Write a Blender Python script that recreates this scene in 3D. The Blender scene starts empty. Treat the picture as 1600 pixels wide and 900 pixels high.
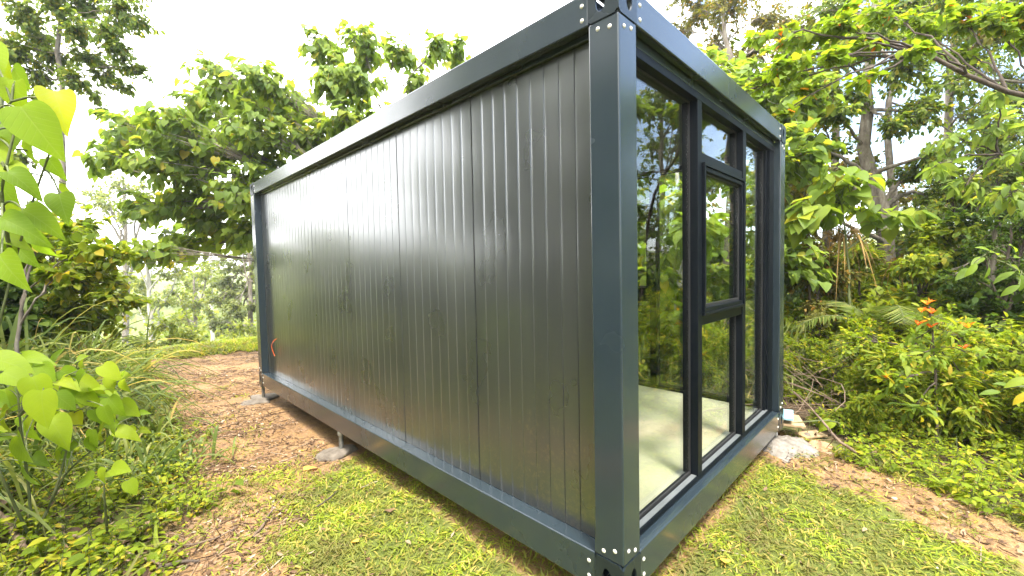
import bpy, math
import numpy as np
from mathutils import Vector, Matrix

# ------------------------------------------------------------------ camera, world, sun, exposure
S = bpy.context.scene
COL = S.collection
CAM = np.array([-1.65638, -0.964789, 1.717])
YAW, PITCH, ROLL, FP = 0.781092, -0.0443733, -0.0208799, 658.66
_f = np.array([math.cos(PITCH)*math.cos(YAW), math.cos(PITCH)*math.sin(YAW), math.sin(PITCH)])
_r = np.array([math.sin(YAW), -math.cos(YAW), 0.0]); _u = np.cross(_r, _f)
R2 = _r*math.cos(ROLL) + _u*math.sin(ROLL); U2 = -_r*math.sin(ROLL) + _u*math.cos(ROLL)
def at(px, py, dep):
    return CAM + (_f + R2*(px-800)/FP + U2*(450-py)/FP)*dep
cd = bpy.data.cameras.new('camera'); cam = bpy.data.objects.new('camera', cd); COL.objects.link(cam)
cd.sensor_width = 36; cd.lens = FP/1600*36; cd.clip_start = 0.02; cd.clip_end = 2000
cam.matrix_world = Matrix(((R2[0], U2[0], -_f[0], CAM[0]), (R2[1], U2[1], -_f[1], CAM[1]), (R2[2], U2[2], -_f[2], CAM[2]), (0, 0, 0, 1)))
S.camera = cam

SUN_EL, SUN_AZ = math.radians(66), math.radians(245)      # azimuth: direction towards the sun, measured from +X
W = bpy.data.worlds.new('World'); S.world = W; W.use_nodes = True
nt = W.node_tree; nt.nodes.clear()
def N(nt, t, **k):
    n = nt.nodes.new(t)
    for a, b in k.items(): setattr(n, a, b)
    return n
out = N(nt, 'ShaderNodeOutputWorld'); bg = N(nt, 'ShaderNodeBackground'); sky = N(nt, 'ShaderNodeTexSky')
sky.sky_type = 'NISHITA'; sky.sun_disc = False; sky.sun_elevation = SUN_EL; sky.sun_rotation = math.pi/2 - SUN_AZ
sky.air_density = 1.0; sky.dust_density = 1.5
tc = N(nt, 'ShaderNodeTexCoord'); mp = N(nt, 'ShaderNodeMapping'); mp.inputs['Scale'].default_value = (1, 1, 2.2)
no = N(nt, 'ShaderNodeTexNoise'); no.inputs['Scale'].default_value = 2.6; no.inputs['Detail'].default_value = 8; no.inputs['Roughness'].default_value = .6
sp = N(nt, 'ShaderNodeSeparateXYZ'); nt.links.new(tc.outputs['Generated'], sp.inputs[0])
nt.links.new(tc.outputs['Generated'], mp.inputs[0]); nt.links.new(mp.outputs[0], no.inputs['Vector'])
# thicker cloud to the +Y / -X side of the sky, broken cloud towards +X
dt = N(nt, 'ShaderNodeVectorMath', operation='DOT_PRODUCT'); dt.inputs[1].default_value = (-0.62, 0.78, 0)
nt.links.new(tc.outputs['Generated'], dt.inputs[0])
ma = N(nt, 'ShaderNodeMath', operation='MULTIPLY_ADD'); ma.inputs[1].default_value = 0.30; nt.links.new(dt.outputs['Value'], ma.inputs[0]); nt.links.new(no.outputs['Fac'], ma.inputs[2])
cr = N(nt, 'ShaderNodeValToRGB'); cr.color_ramp.elements[0].position = 0.36; cr.color_ramp.elements[1].position = 0.50
nt.links.new(ma.outputs[0], cr.inputs[0])
mx = N(nt, 'ShaderNodeMix', data_type='RGBA'); nt.links.new(cr.outputs[0], mx.inputs[0]); nt.links.new(sky.outputs[0], mx.inputs[6])
mx.inputs[7].default_value = (11.2, 11.3, 11.3, 1)
nt.links.new(mx.outputs[2], bg.inputs[0]); bg.inputs[1].default_value = 0.15; nt.links.new(bg.outputs[0], out.inputs[0])

sl = bpy.data.lights.new('sun', 'SUN'); sl.energy = 2.2; sl.angle = math.radians(12); sl.color = (1, .95, .86)
so = bpy.data.objects.new('sun', sl); COL.objects.link(so)
sd = Vector((math.cos(SUN_EL)*math.cos(SUN_AZ), math.cos(SUN_EL)*math.sin(SUN_AZ), math.sin(SUN_EL)))
so.rotation_euler = sd.to_track_quat('Z', 'Y').to_euler()
S.view_settings.view_transform = 'Standard'; S.view_settings.look = 'None'; S.view_settings.gamma = 1
S.view_settings.exposure = 2.2
S.render.engine = 'CYCLES'
S.cycles.max_bounces = 7; S.cycles.diffuse_bounces = 3; S.cycles.glossy_bounces = 4; S.cycles.transmission_bounces = 4
S.cycles.transparent_max_bounces = 12; S.cycles.use_denoising = True; S.cycles.sample_clamp_indirect = 6
S.cycles.caustics_reflective = False; S.cycles.caustics_refractive = False

# ------------------------------------------------------------------ helpers
def tag(o, label=None, cat=None, group=None, kind=None):
    if label: o['label'] = label
    if cat: o['category'] = cat
    if group: o['group'] = group
    if kind: o['kind'] = kind
    return o
def empty(name, loc, label, cat, group=None):
    o = bpy.data.objects.new(name, None); COL.objects.link(o); o.location = loc; o.empty_display_size = .1
    return tag(o, label, cat, group)
def link(name, me, mat, parent=None, loc=(0, 0, 0)):
    o = bpy.data.objects.new(name, me); COL.objects.link(o); o.location = loc
    if parent is not None: o.parent = parent
    if mat is not None and len(me.materials) == 0: me.materials.append(mat)
    return o
def mesh_np(name, V, F, uv=None, smooth=False):
    """V (n,3); F list of int arrays (m,k)"""
    me = bpy.data.meshes.new(name)
    V = np.asarray(V, dtype=np.float32); me.vertices.add(len(V)); me.vertices.foreach_set('co', V.ravel())
    F = [f for f in F if len(f)]
    loops = np.concatenate([f.ravel() for f in F]).astype(np.int32)
    tot = np.concatenate([np.full(len(f), f.shape[1]) for f in F]).astype(np.int32)
    st = np.concatenate([[0], np.cumsum(tot)[:-1]]).astype(np.int32)
    me.loops.add(len(loops)); me.loops.foreach_set('vertex_index', loops)
    me.polygons.add(len(tot)); me.polygons.foreach_set('loop_start', st); me.polygons.foreach_set('loop_total', tot)
    if smooth: me.polygons.foreach_set('use_smooth', np.ones(len(tot), dtype=bool))
    me.update(calc_edges=True)
    if uv is not None:
        l = me.uv_layers.new(name='UVMap'); l.data.foreach_set('uv', np.asarray(uv, dtype=np.float32)[loops].ravel())
    return me
def norm(a): return a/np.maximum(np.linalg.norm(a, axis=-1, keepdims=True), 1e-9)

class MB:                                                  # mesh collector for hard-surface shapes
    def __init__(s): s.v = []; s.f = []
    def add(s, v, f):
        b = len(s.v); s.v += [tuple(p) for p in v]; s.f += [[i+b for i in q] for q in f]; return s
    def box(s, a, b):
        x0, y0, z0 = a; x1, y1, z1 = b
        return s.add([(x0,y0,z0),(x1,y0,z0),(x1,y1,z0),(x0,y1,z0),(x0,y0,z1),(x1,y0,z1),(x1,y1,z1),(x0,y1,z1)],
                     [(0,3,2,1),(4,5,6,7),(0,1,5,4),(1,2,6,5),(2,3,7,6),(3,0,4,7)])
    def prism(s, prof, axis, a, b):                        # closed profile (2D) extruded along an axis
        n = len(prof); v = []
        for t in (a, b):
            for p in prof:
                v.append({'x': (t, p[0], p[1]), 'y': (p[0], t, p[1]), 'z': (p[0], p[1], t)}[axis])
        f = [(i, (i+1) % n, n+(i+1) % n, n+i) for i in range(n)] + [tuple(range(n))[::-1], tuple(range(n, 2*n))]
        return s.add(v, f)
    def build(s, name, mat, parent=None, bevel=0, smooth=False, loc=(0, 0, 0)):
        me = bpy.data.meshes.new(name); me.from_pydata(s.v, [], s.f); me.validate()
        import bmesh
        bm = bmesh.new(); bm.from_mesh(me); bmesh.ops.recalc_face_normals(bm, faces=bm.faces); bm.to_mesh(me); bm.free()
        if smooth: me.polygons.foreach_set('use_smooth', np.ones(len(me.polygons), dtype=bool))
        o = link(name, me, mat, parent, loc)
        if bevel:
            m = o.modifiers.new('bevel', 'BEVEL'); m.width = bevel; m.segments = 2; m.limit_method = 'ANGLE'; m.angle_limit = math.radians(40)
            m.harden_normals = False
        return o

# ------------------------------------------------------------------ materials
def newmat(name):
    m = bpy.data.materials.new(name); m.use_nodes = True; nt = m.node_tree; nt.nodes.clear()
    o = N(nt, 'ShaderNodeOutputMaterial'); b = N(nt, 'ShaderNodeBsdfPrincipled'); nt.links.new(b.outputs[0], o.inputs[0])
    return m, nt, b, o
def ramp(nt, fac, stops, interp='LINEAR'):
    c = N(nt, 'ShaderNodeValToRGB'); c.color_ramp.interpolation = interp
    e = c.color_ramp.elements
    while len(e) < len(stops): e.new(0.5)
    for i, (p, col) in enumerate(stops): e[i].position = p; e[i].color = (*col, 1)
    nt.links.new(fac, c.inputs[0]); return c.outputs[0]
def noise(nt, scale, detail=4, rough=.55, coord='Object', stretch=None, dist=0):
    t = N(nt, 'ShaderNodeTexCoord'); n = N(nt, 'ShaderNodeTexNoise')
    n.inputs['Scale'].default_value = scale; n.inputs['Detail'].default_value = detail; n.inputs['Roughness'].default_value = rough
    n.inputs['Distortion'].default_value = dist
    if stretch:
        m = N(nt, 'ShaderNodeMapping'); m.inputs['Scale'].default_value = stretch
        nt.links.new(t.outputs[coord], m.inputs[0]); nt.links.new(m.outputs[0], n.inputs['Vector'])
    else: nt.links.new(t.outputs[coord], n.inputs['Vector'])
    return n.outputs['Fac']
def mixc(nt, fac, a, b, mode='MIX'):
    m = N(nt, 'ShaderNodeMix', data_type='RGBA', blend_type=mode)
    if isinstance(fac, (int, float)): m.inputs[0].default_value = fac
    else: nt.links.new(fac, m.inputs[0])
    for k, x in ((6, a), (7, b)):
        if isinstance(x, tuple): m.inputs[k].default_value = (*x, 1)
        else: nt.links.new(x, m.inputs[k])
    return m.outputs[2]
def bump(nt, b, h, strength, dist=.01):
    n = N(nt, 'ShaderNodeBump'); n.inputs['Strength'].default_value = strength; n.inputs['Distance'].default_value = dist
    nt.links.new(h, n.inputs['Height']); nt.links.new(n.outputs[0], b.inputs['Normal']); return n
def paint(name, c0, c1, rough=.3, scale=3, bstr=.0, stretch=None, bscale=8, rr=.1, coat=0, metal=0, spec=.5, bdist=.004, rscale=2.5):
    m, nt, b, o = newmat(name)
    nt.links.new(ramp(nt, noise(nt, scale, 5, .6, stretch=stretch), [(.35, c0), (.65, c1)]), b.inputs['Base Color'])
    n = noise(nt, rscale, 3, .5); mr = N(nt, 'ShaderNodeMapRange'); nt.links.new(n, mr.inputs[0])
    mr.inputs['From Min'].default_value = .3; mr.inputs['From Max'].default_value = .7
    mr.inputs['To Min'].default_value = max(rough-rr, .02); mr.inputs['To Max'].default_value = rough+rr; nt.links.new(mr.outputs[0], b.inputs['Roughness'])
    b.inputs['Metallic'].default_value = metal; b.inputs['Specular IOR Level'].default_value = spec
    if coat: b.inputs['Coat Weight'].default_value = coat; b.inputs['Coat Roughness'].default_value = .17
    if bstr: bump(nt, b, noise(nt, bscale, 3, .5, stretch=stretch), bstr, bdist)
    return m

M = {}
M['frame'] = paint('blue_grey_frame_paint', (.018, .028, .035), (.022, .033, .041), .25, 2, .0, None, 1.6, .04, .5, 0, .5, .01)
def soil_splash(m):
    nt = m.node_tree; b = [n for n in nt.nodes if n.type == 'BSDF_PRINCIPLED'][0]; src = b.inputs['Base Color'].links[0].from_socket
    t = N(nt, 'ShaderNodeTexCoord'); sp_ = N(nt, 'ShaderNodeSeparateXYZ'); nt.links.new(t.outputs['Object'], sp_.inputs[0])
    mr = N(nt, 'ShaderNodeMapRange'); mr.inputs['From Min'].default_value = .30; mr.inputs['From Max'].default_value = 1.1; mr.inputs['To Min'].default_value = .16; mr.inputs['To Max'].default_value = 0
    nt.links.new(sp_.outputs[2], mr.inputs[0]); a = N(nt, 'ShaderNodeMath', operation='ADD'); nt.links.new(mr.outputs[0], a.inputs[0]); nt.links.new(noise(nt, 38, 5, .75), a.inputs[1])
    sm = N(nt, 'ShaderNodeMath', operation='MULTIPLY_ADD'); sm.inputs[1].default_value = .35; nt.links.new(noise(nt, 2.4, 3, .6, stretch=(1, 1, .3)), sm.inputs[0]); nt.links.new(a.outputs[0], sm.inputs[2])
    f = ramp(nt, sm.outputs[0], [(.82, (0,)*3), (.98, (.4,)*3)]); nt.links.new(mixc(nt, f, src, (.30, .25, .18)), b.inputs['Base Color'])
M['casting'] = paint('dark_casting_paint', (.010, .016, .020), (.013, .020, .025), .27, 3, .0, None, 9, .04)
M['panel'] = paint('graphite_wall_panel', (.142, .148, .150), (.164, .169, .170), .30, 1.2, .16, (1, 3.0, .25), 5.5, .04, .65, .85, .7, .006)
soil_splash(M['panel'])
M['alu'] = paint('graphite_window_frame', (.003, .005, .007), (.005, .007, .010), .42, 5, 0, None, 8, .04, 0, 0, .16)
M['alu_light'] = paint('grey_window_track', (.10, .11, .11), (.14, .15, .15), .35, 5, 0, None, 8, .08)
M['rubber'] = paint('black_gasket', (.012, .012, .012), (.018, .018, .018), .6)
M['rivet'] = paint('off_white_rivet_heads', (.55, .52, .44), (.70, .67, .58), .45, 60)
M['steel'] = paint('weathered_galvanised_steel', (.16, .16, .145), (.30, .29, .26), .5, 18, .2, None, 40, .12, 0, .5)
M['roof'] = paint('grey_roof_sheet', (.18, .19, .19), (.24, .25, .25), .4, 4)
M['inner'] = paint('pale_interior_lining', (.42, .43, .42), (.48, .49, .48), .6, 3)
M['floor'] = paint('beige_floor_sheet', (.42, .395, .27), (.56, .53, .38), .42, 2.2, .05, None, 12, .1)
M['blueboard'] = paint('pale_blue_board', (.20, .38, .42), (.30, .48, .52), .6, 8)
M['ply'] = paint('tan_plywood', (.30, .20, .10), (.40, .28, .16), .7, 5, .2, (1, 9, 1), 12)
M['pipe'] = paint('white_plastic_pipe', (.62, .63, .62), (.75, .76, .75), .4, 8)
M['cable'] = paint('orange_cable', (.65, .10, .02), (.75, .14, .03), .45)

def glass_mat():
    m, nt, b, o = newmat('clear_window_glass'); nt.nodes.remove(b)
    g = N(nt, 'ShaderNodeNewGeometry'); mr = N(nt, 'ShaderNodeMapRange'); mr.inputs['To Min'].default_value = 1.52; mr.inputs['To Max'].default_value = 1/1.52
    nt.links.new(g.outputs['Backfacing'], mr.inputs[0]); fr = N(nt, 'ShaderNodeFresnel'); nt.links.new(mr.outputs[0], fr.inputs['IOR'])
    t = N(nt, 'ShaderNodeBsdfTransparent'); t.inputs[0].default_value = (.955, .975, .955, 1)
    gl = N(nt, 'ShaderNodeBsdfGlossy'); gl.inputs['Roughness'].default_value = 0.004; gl.inputs['Color'].default_value = (1, 1, 1, 1)
    bp = N(nt, 'ShaderNodeBump'); bp.inputs['Strength'].default_value = .03; bp.inputs['Distance'].default_value = .004
    nt.links.new(noise(nt, 2.2, 1, .4), bp.inputs['Height']); nt.links.new(bp.outputs[0], gl.inputs['Normal'])
    x = N(nt, 'ShaderNodeMixShader'); nt.links.new(fr.outputs[0], x.inputs[0]); nt.links.new(t.outputs[0], x.inputs[1]); nt.links.new(gl.outputs[0], x.inputs[2])
    nt.links.new(x.outputs[0], o.inputs[0]); return m
M['glass'] = glass_mat()

def leafmat(name, stops, trans=.35, tcol=(1.6, 1.6, .8), veins=0, rough=.5, spots=True, spec=.18, patch=None):
    if spots: trans = min(.52, trans+.10); stops = [(p, (c[0]*1.52, c[1]*1.28, c[2]*.95)) for p, c in stops]
    m, nt, b, o = newmat(name)
    g = N(nt, 'ShaderNodeNewGeometry'); col = ramp(nt, g.outputs['Random Per Island'], stops)
    if spots:
        nz = noise(nt, 14, 4, .6); col = mixc(nt, ramp(nt, nz, [(.3, (.0,)*3), (.75, (.5,)*3)]), col, mixc(nt, 1.0, col, (1.35, 1.25, .75), 'MULTIPLY'))
    if patch:
        pn = noise(nt, 2.3, 5, .65); col = mixc(nt, ramp(nt, pn, [(.42, (0,)*3), (.60, (.8,)*3)]), col, patch)
    if veins:
        uv = N(nt, 'ShaderNodeUVMap'); s = N(nt, 'ShaderNodeSeparateXYZ'); nt.links.new(uv.outputs[0], s.inputs[0])
        ab = N(nt, 'ShaderNodeMath', operation='ABSOLUTE'); nt.links.new(s.outputs[0], ab.inputs[0])
        # side veins: stripes of v - 0.55*|u|
        k = N(nt, 'ShaderNodeMath', operation='MULTIPLY_ADD'); nt.links.new(ab.outputs[0], k.inputs[0]); k.inputs[1].default_value = -.75; nt.links.new(s.outputs[1], k.inputs[2])
        fr = N(nt, 'ShaderNodeMath', operation='PINGPONG'); fr.inputs[1].default_value = .065; nt.links.new(k.outputs[0], fr.inputs[0])
        v1 = N(nt, 'ShaderNodeMapRange'); v1.inputs['From Min'].default_value = 0; v1.inputs['From Max'].default_value = .012; v1.inputs['To Min'].default_value = 1; v1.inputs['To Max'].default_value = 0
        nt.links.new(fr.outputs[0], v1.inputs[0])
        v2 = N(nt, 'ShaderNodeMapRange'); v2.inputs['From Min'].default_value = .008; v2.inputs['From Max'].default_value = .02; v2.inputs['To Min'].default_value = 1; v2.inputs['To Max'].default_value = 0
        nt.links.new(ab.outputs[0], v2.inputs[0])
        mxm = N(nt, 'ShaderNodeMath', operation='MAXIMUM'); nt.links.new(v1.outputs[0], mxm.inputs[0]); nt.links.new(v2.outputs[0], mxm.inputs[1])
        sc = N(nt, 'ShaderNodeMath', operation='MULTIPLY'); sc.inputs[1].default_value = veins; nt.links.new(mxm.outputs[0], sc.inputs[0])
        col = mixc(nt, sc.outputs[0], col, mixc(nt, .5, col, (.28, .34, .10)))
        bump(nt, b, mxm.outputs[0], .35, .002).invert = True
    nt.links.new(col, b.inputs['Base Color']); b.inputs['Roughness'].default_value = rough; b.inputs['Specular IOR Level'].default_value = spec
    t = N(nt, 'ShaderNodeBsdfTranslucent'); nt.links.new(mixc(nt, 1.0, col, tcol, 'MULTIPLY'), t.inputs[0])
    x = N(nt, 'ShaderNodeMixShader'); x.inputs[0].default_value = trans
    nt.links.new(b.outputs[0], x.inputs[1]); nt.links.new(t.outputs[0], x.inputs[2]); nt.links.new(x.outputs[0], o.inputs[0])
    return m
G = lambda r, g, b: (r, g, b)
L = {}
L['big_near'] = leafmat('broad_leaf_near', [(0, G(.075, .15, .014)), (.35, G(.11, .20, .018)), (.75, G(.16, .25, .022)), (.98, G(.18, .26, .02)), (1, G(.24, .28, .02))], .42, veins=.4)
L['mac'] = leafmat('broad_leaf_tree', [(0, G(.07, .13, .045)), (.4, G(.105, .18, .05)), (.9, G(.15, .23, .055)), (.97, G(.17, .23, .05)), (1, G(.26, .25, .05))], .42)
L['macpale'] = leafmat('broad_pale_leaf', [(0, G(.07, .13, .03)), (.5, G(.11, .19, .035)), (.9, G(.16, .22, .03)), (1, G(.3, .28, .03))], .40)
L['fine'] = leafmat('fine_tree_leaf', [(0, G(.045, .09, .03)), (.5, G(.075, .13, .035)), (.9, G(.12, .175, .035)), (1, G(.22, .22, .05))], .42)
L['olive'] = leafmat('olive_fine_leaf', [(0, G(.06, .075, .025)), (.5, G(.085, .105, .03)), (.85, G(.12, .13, .03)), (1, G(.25, .15, .05))], .35)
L['bright'] = leafmat('bright_overhang_leaf', [(0, G(.06, .12, .018)), (.5, G(.10, .175, .022)), (.95, G(.15, .225, .025)), (.98, G(.26, .24, .03)), (.992, G(.45, .14, .02))], .42)
L['dark'] = leafmat('dark_shrub_leaf', [(0, G(.022, .055, .012)), (.6, G(.04, .085, .015)), (1, G(.075, .13, .02))], .3)
L['shrub'] = leafmat('mid_shrub_leaf', [(0, G(.055, .105, .014)), (.5, G(.10, .16, .018)), (.9, G(.155, .21, .022)), (1, G(.27, .24, .05))], .42)
L['strap'] = leafmat('strap_leaf', [(0, G(.035, .07, .025)), (.5, G(.085, .135, .05)), (.88, G(.16, .21, .10)), (1, G(.30, .26, .14))], .3, rough=.36)
L['grass'] = leafmat('lawn_blade', [(0, G(.09, .15, .018)), (.4, G(.155, .24, .028)), (.75, G(.22, .30, .045)), (.85, G(.28, .27, .07)), (1, G(.42, .36, .18))], .3, rough=.5, patch=(.17, .15, .055))
L['herb'] = leafmat('ground_cover_leaf', [(0, G(.07, .125, .012)), (.5, G(.125, .20, .018)), (.85, G(.19, .26, .025)), (1, G(.32, .28, .05))], .4)
L['litter'] = leafmat('dry_litter_leaf', [(0, G(.055, .032, .02)), (.4, G(.12, .068, .036)), (.7, G(.22, .14, .08)), (.93, G(.34, .24, .15)), (1, G(.46, .38, .28))], .08, (1, 1, 1), rough=.7, spots=False, spec=.2)
L['yellow'] = leafmat('fallen_yellow_leaf', [(0, G(.48, .32, .07)), (1, G(.60, .42, .12))], .15, (1, 1, 1), rough=.6)
L['palm'] = leafmat('palm_leaflet', [(0, G(.05, .09, .025)), (.6, G(.10, .15, .05)), (1, G(.17, .20, .09))], .3, rough=.33)
L['drypalm'] = leafmat('dry_palm_strip', [(0, G(.15, .11, .05)), (1, G(.28, .22, .11))], .25, (1, 1, 1), rough=.6)
L['redtip'] = leafmat('young_red_leaf', [(0, G(.45, .10, .04)), (.5, G(.50, .22, .03)), (1, G(.42, .34, .03))], .4, (1.3, 1, .6))
L['far'] = leafmat('far_tree_leaf', [(0, G(.06, .10, .03)), (.5, G(.10, .15, .035)), (1, G(.17, .21, .05))], .4)
L['pine'] = leafmat('far_pine_needles', [(0, G(.05, .08, .035)), (.6, G(.08, .115, .045)), (1, G(.12, .15, .06))], .3)
def barkmat(name, c0, c1, c2, scale=14):
    m, nt, b, o = newmat(name); n = noise(nt, scale, 6, .65, stretch=(1, 1, .35))
    nt.links.new(ramp(nt, n, [(.3, c0), (.5, c1), (.72, c2)]), b.inputs['Base Color']); b.inputs['Roughness'].default_value = .85
    bump(nt, b, noise(nt, scale*3, 5, .7, stretch=(1, 1, .4)), .6, .01); return m
B = {'grey': barkmat('grey_brown_bark', (.07, .055, .04), (.17, .14, .105), (.30, .27, .21)),
     'pale': barkmat('pale_bark', (.25, .23, .19), (.40, .37, .31), (.52, .49, .43)),
     'dark': barkmat('dark_twig_bark', (.035, .025, .018), (.075, .055, .04), (.13, .10, .07)),
     'green': barkmat('green_stem', (.07, .09, .03), (.11, .13, .045), (.17, .17, .07)),
     'dry': barkmat('dry_stick_bark', (.08, .05, .035), (.17, .115, .075), (.28, .20, .135), 9)}

# ------------------------------------------------------------------ foliage machinery
def leaf_t(mid, edge, w, fold=.25, droop=.25, wave=0.0):
    """template leaf: stations along +Y, symmetric half widths; returns V,F,uv"""
    V = []; UV = []
    for i in range(len(mid)):
        for s in (-1, 0, 1):
            y = mid[i] if s == 0 else edge[i]; x = s*w[i]
            z = fold*abs(x) - droop*y*abs(y) + (wave*math.sin(i*2.3+s) if s else 0)
            V.append((x, y, z)); UV.append((x, y))
    F = []
    for i in range(len(mid)-1):
        a = 3*i; F += [(a, a+1, a+4, a+3), (a+1, a+2, a+5, a+4)]
    return np.array(V), np.array(F), np.array(UV)
T = {'heart': leaf_t([0, .14, .34, .6, .82, 1], [-.14, .0, .25, .53, .8, 1], [.20, .41, .46, .36, .16, 0], .22, .22, .02),
     'heart2': leaf_t([0, .14, .34, .6, .82, 1], [-.12, .02, .27, .55, .8, 1], [.22, .40, .44, .33, .14, 0], .45, .5, .04),
     'heartlo': leaf_t([0, .35, .75, 1], [-.1, .28, .70, 1], [.28, .45, .24, .0], .3, .35),
     'oval': leaf_t([0, .3, .65, 1], [0, .3, .65, 1], [.03, .26, .24, .0], .25, .3),
     'ovalhi': leaf_t([0, .15, .4, .65, .85, 1], [0, .15, .4, .65, .85, 1], [.02, .16, .24, .22, .12, .0], .3, .35, .012),
     'lance': leaf_t([0, .35, .7, 1], [0, .35, .7, 1], [.02, .13, .11, .0], .3, .4),
     'fine': leaf_t([0, .5, 1], [0, .5, 1], [.02, .28, .0], .2, .25),
     'blade': leaf_t([0, .35, .7, 1], [0, .35, .7, 1], [.07, .085, .06, .0], .5, .55),
     'strip': leaf_t([0, .2, .4, .6, .8, 1], [0, .2, .4, .6, .8, 1], [.012, .018, .019, .016, .010, .0], .6, 0)}
def scatter(t, P, D, Up, size, wid=1.0):
    """instances of template t merged in one vertex array"""
    V, F, UV = T[t]; n = len(P)
    Y = norm(D); X = norm(np.cross(Y, Up)); Z = np.cross(X, Y)
    size = np.broadcast_to(np.asarray(size, float), (n,)); wid = np.broadcast_to(np.asarray(wid, float), (n,))
    v = (V[None, :, 0, None]*X[:, None, :]*wid[:, None, None] + V[None, :, 1, None]*Y[:, None, :] + V[None, :, 2, None]*Z[:, None, :])*size[:, None, None] + P[:, None, :]
    f = F[None] + (np.arange(n)*len(V))[:, None, None]
    return v.reshape(-1, 3), f.reshape(-1, 4), np.tile(UV, (n, 1))
def tubes(P, R, sides=4):
    """P (N,K,3) R (N,K): batch of tubes"""
    n, k, _ = P.shape; Tn = np.gradient(P, axis=1); Tn = norm(Tn)
    ref = np.where(np.abs(Tn[..., 2:3]) > .9, np.array([1., 0, 0]), np.array([0, 0, 1.]))
    A = norm(np.cross(Tn, ref)); Bn = np.cross(Tn, A)
    th = np.arange(sides)*2*math.pi/sides
    v = P[:, :, None, :] + R[:, :, None, None]*(np.cos(th)[None, None, :, None]*A[:, :, None, :] + np.sin(th)[None, None, :, None]*Bn[:, :, None, :])
    idx = np.arange(n*k*sides).reshape(n, k, sides); nx = np.roll(idx, -1, axis=2)
    f = np.stack([idx[:, :-1], nx[:, :-1], nx[:, 1:], idx[:, 1:]], -1).reshape(-1, 4)
    return v.reshape(-1, 3), f
def join(parts):
    vs, fs, us, b = [], [], [], 0
    for p in parts:
        vs.append(p[0]); fs.append(p[1]+b); b += len(p[0])
        if len(p) > 2: us.append(p[2])
    return np.concatenate(vs), np.concatenate(fs), (np.concatenate(us) if us else None)
def bez(a, b, c, k):
    t = np.linspace(0, 1, k)[:, None]; return (1-t)**2*a + 2*t*(1-t)*b + t*t*c
def smoothline(pts, k):
    pts = np.array(pts, float); s = np.concatenate([[0], np.cumsum(np.linalg.norm(np.diff(pts, axis=0), axis=1))]); t = np.linspace(0, s[-1], k)
    q = np.stack([np.interp(t, s, pts[:, i]) for i in range(3)], 1)
    for _ in range(2): q[1:-1] = (q[:-2]+2*q[1:-1]+q[2:])/4
    return q
def ball(rng, n, flat=1.0, shell=.45):
    d = norm(rng.normal(size=(n, 3))); r = shell + (1-shell)*rng.random((n, 1))**.6
    d = d*r*np.where(rng.random((n, 1)) < .25, rng.random((n, 1)), 1); d[:, 2] *= flat; return d

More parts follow.
